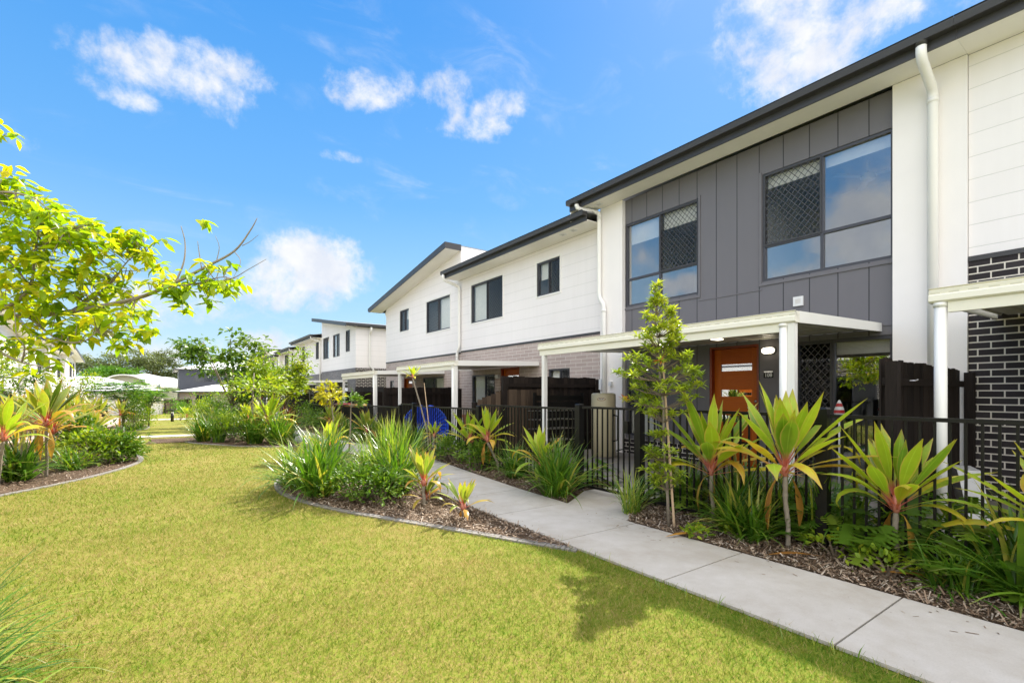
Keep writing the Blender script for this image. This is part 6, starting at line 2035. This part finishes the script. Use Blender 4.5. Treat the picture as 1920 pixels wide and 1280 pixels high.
# ---- overhanging tree on the left
def big_tree():
    base = Vector((-2.35, 7.0, 0.0))
    root = thing('leafy_tree', tuple(base), 'large tree with yellow green leaves whose branches reach in from the left edge', 'tree')
    r = random.Random(17)
    tr, fo = MB(), MB()
    tr.data = (0.5, 0, 0)
    W_ = lambda p: Vector(p) - base
    fork = W_((-2.81, 8.01, 2.03))
    branch_tube(tr, [Vector((0, 0, -0.05)), fork * 0.5 + Vector((0.03, 0, 0)), fork], 0.085, 0.06, 10)
    limbs = [
        # main long bough to the right with its bare tip
        ([(-2.81, 8.01, 2.03), (-1.82, 7.06, 2.05), (-1.08, 6.41, 2.08), (-0.73, 6.04, 2.10), (-0.23, 5.62, 2.21), (0.07, 5.35, 2.35), (0.29, 5.20, 2.49), (0.50, 5.04, 2.63), (0.62, 4.96, 2.82), (0.67, 4.92, 2.93)], 0.030, 0.003, 0),
        ([(-0.23, 5.62, 2.21), (-0.01, 5.34, 2.29), (0.20, 5.13, 2.31), (0.38, 5.01, 2.37), (0.48, 4.93, 2.36)], 0.010, 0.003, 1),
        ([(0.20, 5.13, 2.31), (0.45, 4.95, 2.35), (0.59, 4.86, 2.44), (0.72, 4.76, 2.53)], 0.006, 0.002, 0),
        ([(0.07, 5.35, 2.35), (0.13, 5.37, 2.55), (0.14, 5.42, 2.74), (0.11, 5.44, 2.89)], 0.009, 0.003, 0),
        ([(0.26, 5.21, 2.47), (0.24, 5.23, 2.63), (0.23, 5.23, 2.72)], 0.005, 0.002, 0),
        ([(0.37, 5.14, 2.54), (0.39, 5.13, 2.67), (0.36, 5.14, 2.77)], 0.004, 0.0015, 0),
        ([(0.50, 5.04, 2.63), (0.54, 4.95, 2.52), (0.48, 4.93, 2.36)], 0.004, 0.0015, 0),
        ([(0.56, 5.00, 2.68), (0.62, 4.96, 2.72), (0.68, 4.92, 2.78)], 0.004, 0.0015, 0),
        # rising bough
        ([(-1.82, 7.06, 2.05), (-1.23, 6.27, 2.10), (-0.99, 5.98, 2.28), (-0.95, 5.96, 2.56), (-0.92, 5.93, 2.84)], 0.022, 0.006, 1),
        ([(-0.95, 5.95, 2.61), (-0.81, 5.79, 2.68), (-0.65, 5.62, 2.77)], 0.008, 0.003, 1),
        ([(-0.99, 5.98, 2.30), (-1.10, 5.93, 2.48), (-1.22, 5.90, 2.55)], 0.009, 0.004, 1),
        ([(-0.73, 6.04, 2.10), (-0.46, 5.97, 2.34), (-0.30, 5.92, 2.61), (-0.16, 5.88, 2.72)], 0.010, 0.003, 1),
        ([(-0.46, 5.97, 2.34), (-0.36, 5.90, 2.49), (-0.13, 5.74, 2.50)], 0.006, 0.002, 1),
        # drooping lower branches
        ([(-1.08, 6.41, 2.08), (-0.76, 5.69, 1.81), (-0.58, 5.44, 1.78), (-0.48, 5.37, 1.86)], 0.011, 0.004, 1),
        ([(-1.82, 7.06, 2.05), (-1.25, 6.04, 1.75), (-0.97, 5.60, 1.60), (-0.74, 5.31, 1.55)], 0.014, 0.004, 1),
        ([(-0.97, 5.60, 1.60), (-0.93, 5.45, 1.72), (-0.97, 5.42, 1.79)], 0.007, 0.003, 1),
        ([(-2.81, 8.01, 2.03), (-2.26, 7.13, 2.61), (-1.70, 6.61, 3.07), (-1.35, 6.36, 3.31), (-1.23, 6.27, 3.65)], 0.030, 0.005, 1),
        ([(-1.70, 6.61, 3.07), (-1.21, 6.01, 3.08), (-0.95, 5.83, 3.04), (-0.82, 5.73, 2.92)], 0.012, 0.003, 1),
        ([(-2.81, 8.01, 2.03), (-2.85, 8.41, 3.55), (-2.76, 8.72, 4.89), (-2.55, 8.93, 6.04)], 0.040, 0.008, 1),
        ([(-2.81, 8.01, 2.03), (-3.90, 9.52, 3.26), (-4.89, 10.84, 4.55)], 0.035, 0.008, 1),
        ([(-2.81, 8.01, 2.03), (-2.75, 7.11, 2.35), (-2.55, 6.23, 2.60)], 0.028, 0.008, 1),
    ]
    for pts, r0, r1, _ in limbs:
        L_ = smooth3([W_(p) for p in pts], 5)
        branch_tube(tr, L_, r0, r1, 8)
    # leaf sprays: centre, radius (m), number of twigs
    sprays = [((-1.17, 6.23, 3.24), 0.13, 5), ((-1.03, 6.13, 3.11), 0.18, 8), ((-0.83, 5.87, 2.89), 0.20, 9), ((-1.12, 6.08, 2.89), 0.28, 12), ((-0.93, 5.94, 2.75), 0.26, 11), ((-0.65, 5.61, 2.76), 0.17, 7), ((-0.56, 5.80, 2.71), 0.16, 6), ((-0.97, 5.97, 2.51), 0.30, 13), ((-1.23, 6.27, 2.39), 0.34, 14), ((-0.71, 6.03, 2.57), 0.26, 11),
              ((-0.48, 5.99, 2.44), 0.24, 9), ((-0.40, 5.93, 2.79), 0.13, 5), ((-0.22, 5.86, 2.84), 0.17, 6), ((-0.13, 5.86, 2.70), 0.13, 4), ((-0.87, 6.02, 2.22), 0.32, 13), ((-0.61, 5.96, 2.19), 0.30, 12), ((-0.33, 5.76, 2.15), 0.22, 8), ((-0.40, 5.44, 1.92), 0.20, 8), ((-0.19, 5.29, 1.93), 0.10, 3),
              ((-0.29, 5.30, 1.79), 0.07, 3), ((-0.68, 5.64, 1.92), 0.24, 9), ((-1.07, 6.16, 2.01), 0.32, 13), ((-1.16, 5.86, 1.80), 0.16, 4), ((-0.87, 5.65, 1.74), 0.12, 4), ((-0.75, 5.38, 1.58), 0.08, 2), ((0.07, 5.23, 2.25), 0.12, 4), ((0.23, 5.11, 2.33), 0.16, 6), ((0.38, 5.00, 2.31), 0.13, 5),
              ((0.10, 5.27, 2.19), 0.08, 2), ((0.31, 5.18, 2.49), 0.06, 1), ((-0.03, 5.54, 2.39), 0.10, 3), ((0.27, 5.33, 2.95), 0.05, 1), ((0.46, 5.07, 2.51), 0.04, 1), ((-1.28, 6.31, 3.70), 0.10, 3), ((-1.41, 6.40, 3.24), 0.2, 6), ((-1.58, 6.52, 2.83), 0.40, 14),
              ((-1.58, 6.64, 2.22), 0.42, 14), ((-1.66, 6.46, 1.80), 0.35, 10), ((-2.37, 7.58, 3.75), 0.6, 18), ((-2.86, 8.79, 5.07), 0.7, 20), ((-3.99, 9.59, 3.38), 0.9, 28), ((-2.52, 6.33, 2.51), 0.7, 18), ((-4.89, 10.84, 4.75), 0.9, 22)]
    nodes = [q for pts, r0, r1, lf in limbs if lf for q in smooth3([W_(p) for p in pts], 8)]
    for c, rad, cnt in sprays:
        c = W_(c)
        for _ in range(int(cnt * 1.6)):
            d = Vector((r.gauss(0, 0.55), r.gauss(0, 0.55), r.gauss(0, 0.5)))
            p = c + d * rad
            # twig from the nearest bough point
            nb = min(nodes, key=lambda q: (q - p).length_squared)
            if (nb - p).length < 0.6:
                tr.tube([nb, nb.lerp(p, 0.6) + Vector((0, 0, 0.02)), p], [0.004, 0.003, 0.0015], 4, False)
            tone = r.uniform(0.2, 0.9)
            az0 = r.uniform(0, 2 * pi)
            for j in range(r.randint(5, 8)):
                az = az0 + j * 2.2 + r.gauss(0, 0.3)
                el = r.uniform(-0.95, 0.30)
                dv = Vector((cos(az) * cos(el), sin(az) * cos(el), sin(el)))
                st = p + Vector((r.gauss(0, 0.03), r.gauss(0, 0.03), r.gauss(0, 0.02)))
                fo.leaf(st, dv, Vector((r.gauss(0, 0.3), r.gauss(0, 0.3), 1)), r.uniform(0.09, 0.15), r.uniform(0.040, 0.060), min(1, max(0, tone + r.gauss(0, 0.15))), r.uniform(0.05, 0.3), True)
    tr.build('trunk_and_boughs', M['bark_grey'], root, True)
    fo.build('crown', M['bigtree'], root, True)


def smooth3(pts, n=5):
    P = [Vector(p) for p in pts]
    P = [P[0] * 2 - P[1]] + P + [P[-1] * 2 - P[-2]]
    out = []
    for i in range(1, len(P) - 2):
        for k in range(n):
            t = k / n
            a, b, c, d = P[i - 1], P[i], P[i + 1], P[i + 2]
            out.append(0.5 * ((2 * b) + (c - a) * t + (2 * a - 5 * b + 4 * c - d) * t * t + (3 * b - a - 3 * c + d) * t ** 3))
    out.append(P[-2])
    return out


big_tree()

# ------------------------------------------------------------------ grass and litter
def in_poly(px, py, poly):
    inside = np.zeros(len(px), dtype=bool)
    n = len(poly)
    for i in range(n):
        x0, y0 = poly[i]
        x1, y1 = poly[(i + 1) % n]
        c = ((y0 > py) != (y1 > py))
        with np.errstate(divide='ignore', invalid='ignore'):
            xi = (x1 - x0) * (py - y0) / (y1 - y0 + 1e-12) + x0
        inside ^= c & (px < xi)
    return inside


def tri_mesh(name, P, tones, mats):
    """P: (n, k, 3) triangles"""
    n, k = P.shape[0], P.shape[1]
    me = bpy.data.meshes.new(name)
    me.vertices.add(n * k)
    me.vertices.foreach_set('co', P.astype(np.float32).ravel())
    me.loops.add(n * k)
    me.loops.foreach_set('vertex_index', np.arange(n * k, dtype=np.int32))
    me.polygons.add(n)
    me.polygons.foreach_set('loop_start', np.arange(0, n * k, k, dtype=np.int32))
    try:
        me.polygons.foreach_set('loop_total', np.full(n, k, dtype=np.int32))
    except Exception:
        pass
    me.materials.append(mats)
    at = me.color_attributes.new('leafdata', 'FLOAT_COLOR', 'POINT')
    c = np.ones((n * k, 4), dtype=np.float32)
    c[:, 0] = np.repeat(tones, k)
    c[:, 1] = 0.5
    at.data.foreach_set('color', c.ravel())
    me.update(calc_edges=True)
    me.validate()
    return me


def grass():
    rg = np.random.default_rng(4)
    zones = [(-3.2, 3.0, 0.4, 3.4, 8500, 0.030, 0.0042), (-3.4, 3.0, 3.4, 6.0, 4200, 0.032, 0.0055), (-3.4, 3.0, 6.0, 10.0, 1900, 0.034, 0.008), (-3.4, 3.2, 10.0, 18.0, 700, 0.036, 0.013)]
    P, T = [], []
    for x0, x1, y0, y1, dens, hgt, wid in zones:
        n = int((x1 - x0) * (y1 - y0) * dens)
        x, y = rg.uniform(x0, x1, n), rg.uniform(y0, y1, n)
        px_ = np.interp(y, [p[1] for p in PATH_L], [p[0] for p in PATH_L])
        keep = x < px_ - 0.005 + np.abs(rg.normal(0, 0.022, n)) * (rg.random(n) < 0.6) - 0.008
        for poly in (ISLAND, LEFT_BED, MID_BED):
            keep &= ~in_poly(x, y, poly)
        keep &= ~((x > -0.46) & (x < 1.2) & (y > 15.9) & (y < 17.4))
        # inside the camera's reach, with a margin
        keep &= (np.abs((x * 0.815 - y * 0.5796) / np.maximum(x * 0.5796 + y * 0.815, 0.05)) < 1.6)
        keep &= (x * 0.5796 + y * 0.815) > 1.2
        x, y = x[keep], y[keep]
        n = len(x)
        az = rg.uniform(0, 2 * np.pi, n)
        h = hgt * rg.uniform(0.45, 1.1, n)
        # taller fringe along the path and the kerbs
        ed = (px_[keep] - x) < 0.06
        h = np.where(ed, h * rg.uniform(1.0, 1.7, n), h)
        # scattered coarser tufts
        tx, ty = rg.uniform(x0, x1, int(26 * (y1 - y0))), rg.uniform(y0, y1, int(26 * (y1 - y0)))
        for cx_, cy_ in zip(tx, ty):
            near = ((x - cx_) ** 2 + (y - cy_) ** 2) < rg.uniform(0.02, 0.07) ** 2
            h = np.where(near, h * rg.uniform(1.3, 2.0), h)
        lean = h * rg.uniform(0.2, 1.5, n)
        la = rg.uniform(0, 2 * np.pi, n)
        w = wid * rg.uniform(0.6, 1.2, n) * 0.5
        a = np.stack([x - np.cos(az) * w, y - np.sin(az) * w, np.full(n, -0.002)], 1)
        b = np.stack([x + np.cos(az) * w, y + np.sin(az) * w, np.full(n, -0.002)], 1)
        c = np.stack([x + np.cos(la) * lean, y + np.sin(la) * lean, h], 1)
        P.append(np.stack([a, b, c], 1))
        tn = np.clip(rg.normal(0.46, 0.2, n), 0, 1)
        straw = rg.random(n) < 0.14
        tn = np.where(straw, rg.uniform(0.85, 1.0, n), tn)
        T.append(tn)
    me = tri_mesh('grass', np.concatenate(P), np.concatenate(T), M['blade'])
    tag(add('grass', me), kind='stuff')
    # a few long stray stalks along the path edge
    mb = MB()
    r = random.Random(8)
    for k in range(70):
        y = r.uniform(0.9, 3.0)
        x = 2.84 - abs(r.gauss(0, 0.05))
        mb.strap((x, y, 0), r.uniform(0, 6.28), radians(r.uniform(45, 85)), r.uniform(0.05, 0.13), 0.004, 0.8, prof_strap, 4, 0.2, r.random())
    tag(mb.build('long_grass', M['strap_light']), kind='stuff')


def chips():
    rg = np.random.default_rng(9)
    polys = [(RIGHT_BED, 26000, -1.0, 3.95, 0.018), (ISLAND, 24000, 3.0, 10, 0.014), (LEFT_BED, 7000, 8, 13, 0.014), (RIGHT_BED_FAR, 9000, 4.3, 10, 0.018)]
    P, T = [], []
    polys += [([(3.55, -1), (3.55, 4), (3.9, 4), (3.9, -1)], 70, -1, 4, -1.0), ([(2.88, 3.1), (2.88, 6), (3.3, 6), (3.1, 3.1)], 50, 3.1, 6, -1.0)]
    for poly, n, ymin, ymax, z0 in polys:
        xs, ys = [p[0] for p in poly], [p[1] for p in poly]
        x, y = rg.uniform(min(xs), max(xs), n * 2), rg.uniform(max(min(ys), ymin), min(max(ys), ymax), n * 2)
        k = in_poly(x, y, poly)
        x, y = x[k][:n], y[k][:n]
        n = len(x)
        az = rg.uniform(0, 2 * np.pi, n)
        L = rg.uniform(0.004, 0.020, n) * rg.choice([1.0, 1.0, 1.0, 1.8], n)
        W = rg.uniform(0.002, 0.006, n)
        tl, tw = rg.normal(0, 0.35, n), rg.normal(0, 0.4, n)
        z = z0 + 0.004 + rg.uniform(0, 0.02, n)
        if z0 < 0:                                          # bits blown onto the concrete lie flat
            tl, tw, z = tl * 0.04, tw * 0.04, np.full(n, 0.0265)
        d = np.stack([np.cos(az), np.sin(az), tl], 1) * L[:, None]
        s = np.stack([-np.sin(az), np.cos(az), tw], 1) * W[:, None]
        c = np.stack([x, y, z + np.abs(tl) * L], 1)
        P.append(np.stack([c - d - s, c + d - s * 0.6, c + d + s * 0.8, c - d + s], 1))
        T.append(rg.beta(1.3, 1.6, n))
    me = tri_mesh('wood_chips', np.concatenate(P), np.concatenate(T), M['chip'])
    tag(add('wood_chips', me), kind='stuff')
    # fallen cordyline leaves lying on the mulch
    r = random.Random(3)
    for k, (p, az, lb) in enumerate([((4.30, 1.72), 2.3, 'long brown fallen leaf on the mulch below the tallest cordyline'), ((4.45, 0.95), 1.9, 'long brown fallen leaf on the mulch right of the rightmost big cordyline'), ((4.62, 1.55), 0.9, 'curled brown fallen leaf leaning at the fence beside the thick post'), ((4.12, 2.62), 2.6, 'pale fallen leaf on the mulch right of the timber stake')]):
        mb = MB()
        mb.strap((0, 0, 0.0), 0, radians(8 + 10 * (k == 2)), 0.46, 0.05, 0.35, prof_cordy, 8, 0.5, 0.15 + 0.12 * k, 0.3, 1.2)
        o = mb.build('fallen_leaf', M['dead'], None, True)
        o.location = (p[0], p[1], 0.035)
        o.rotation_euler = (0, 0, az)
        tag(o, lb, 'leaf', 'fallen leaves on the mulch')


grass()
chips()
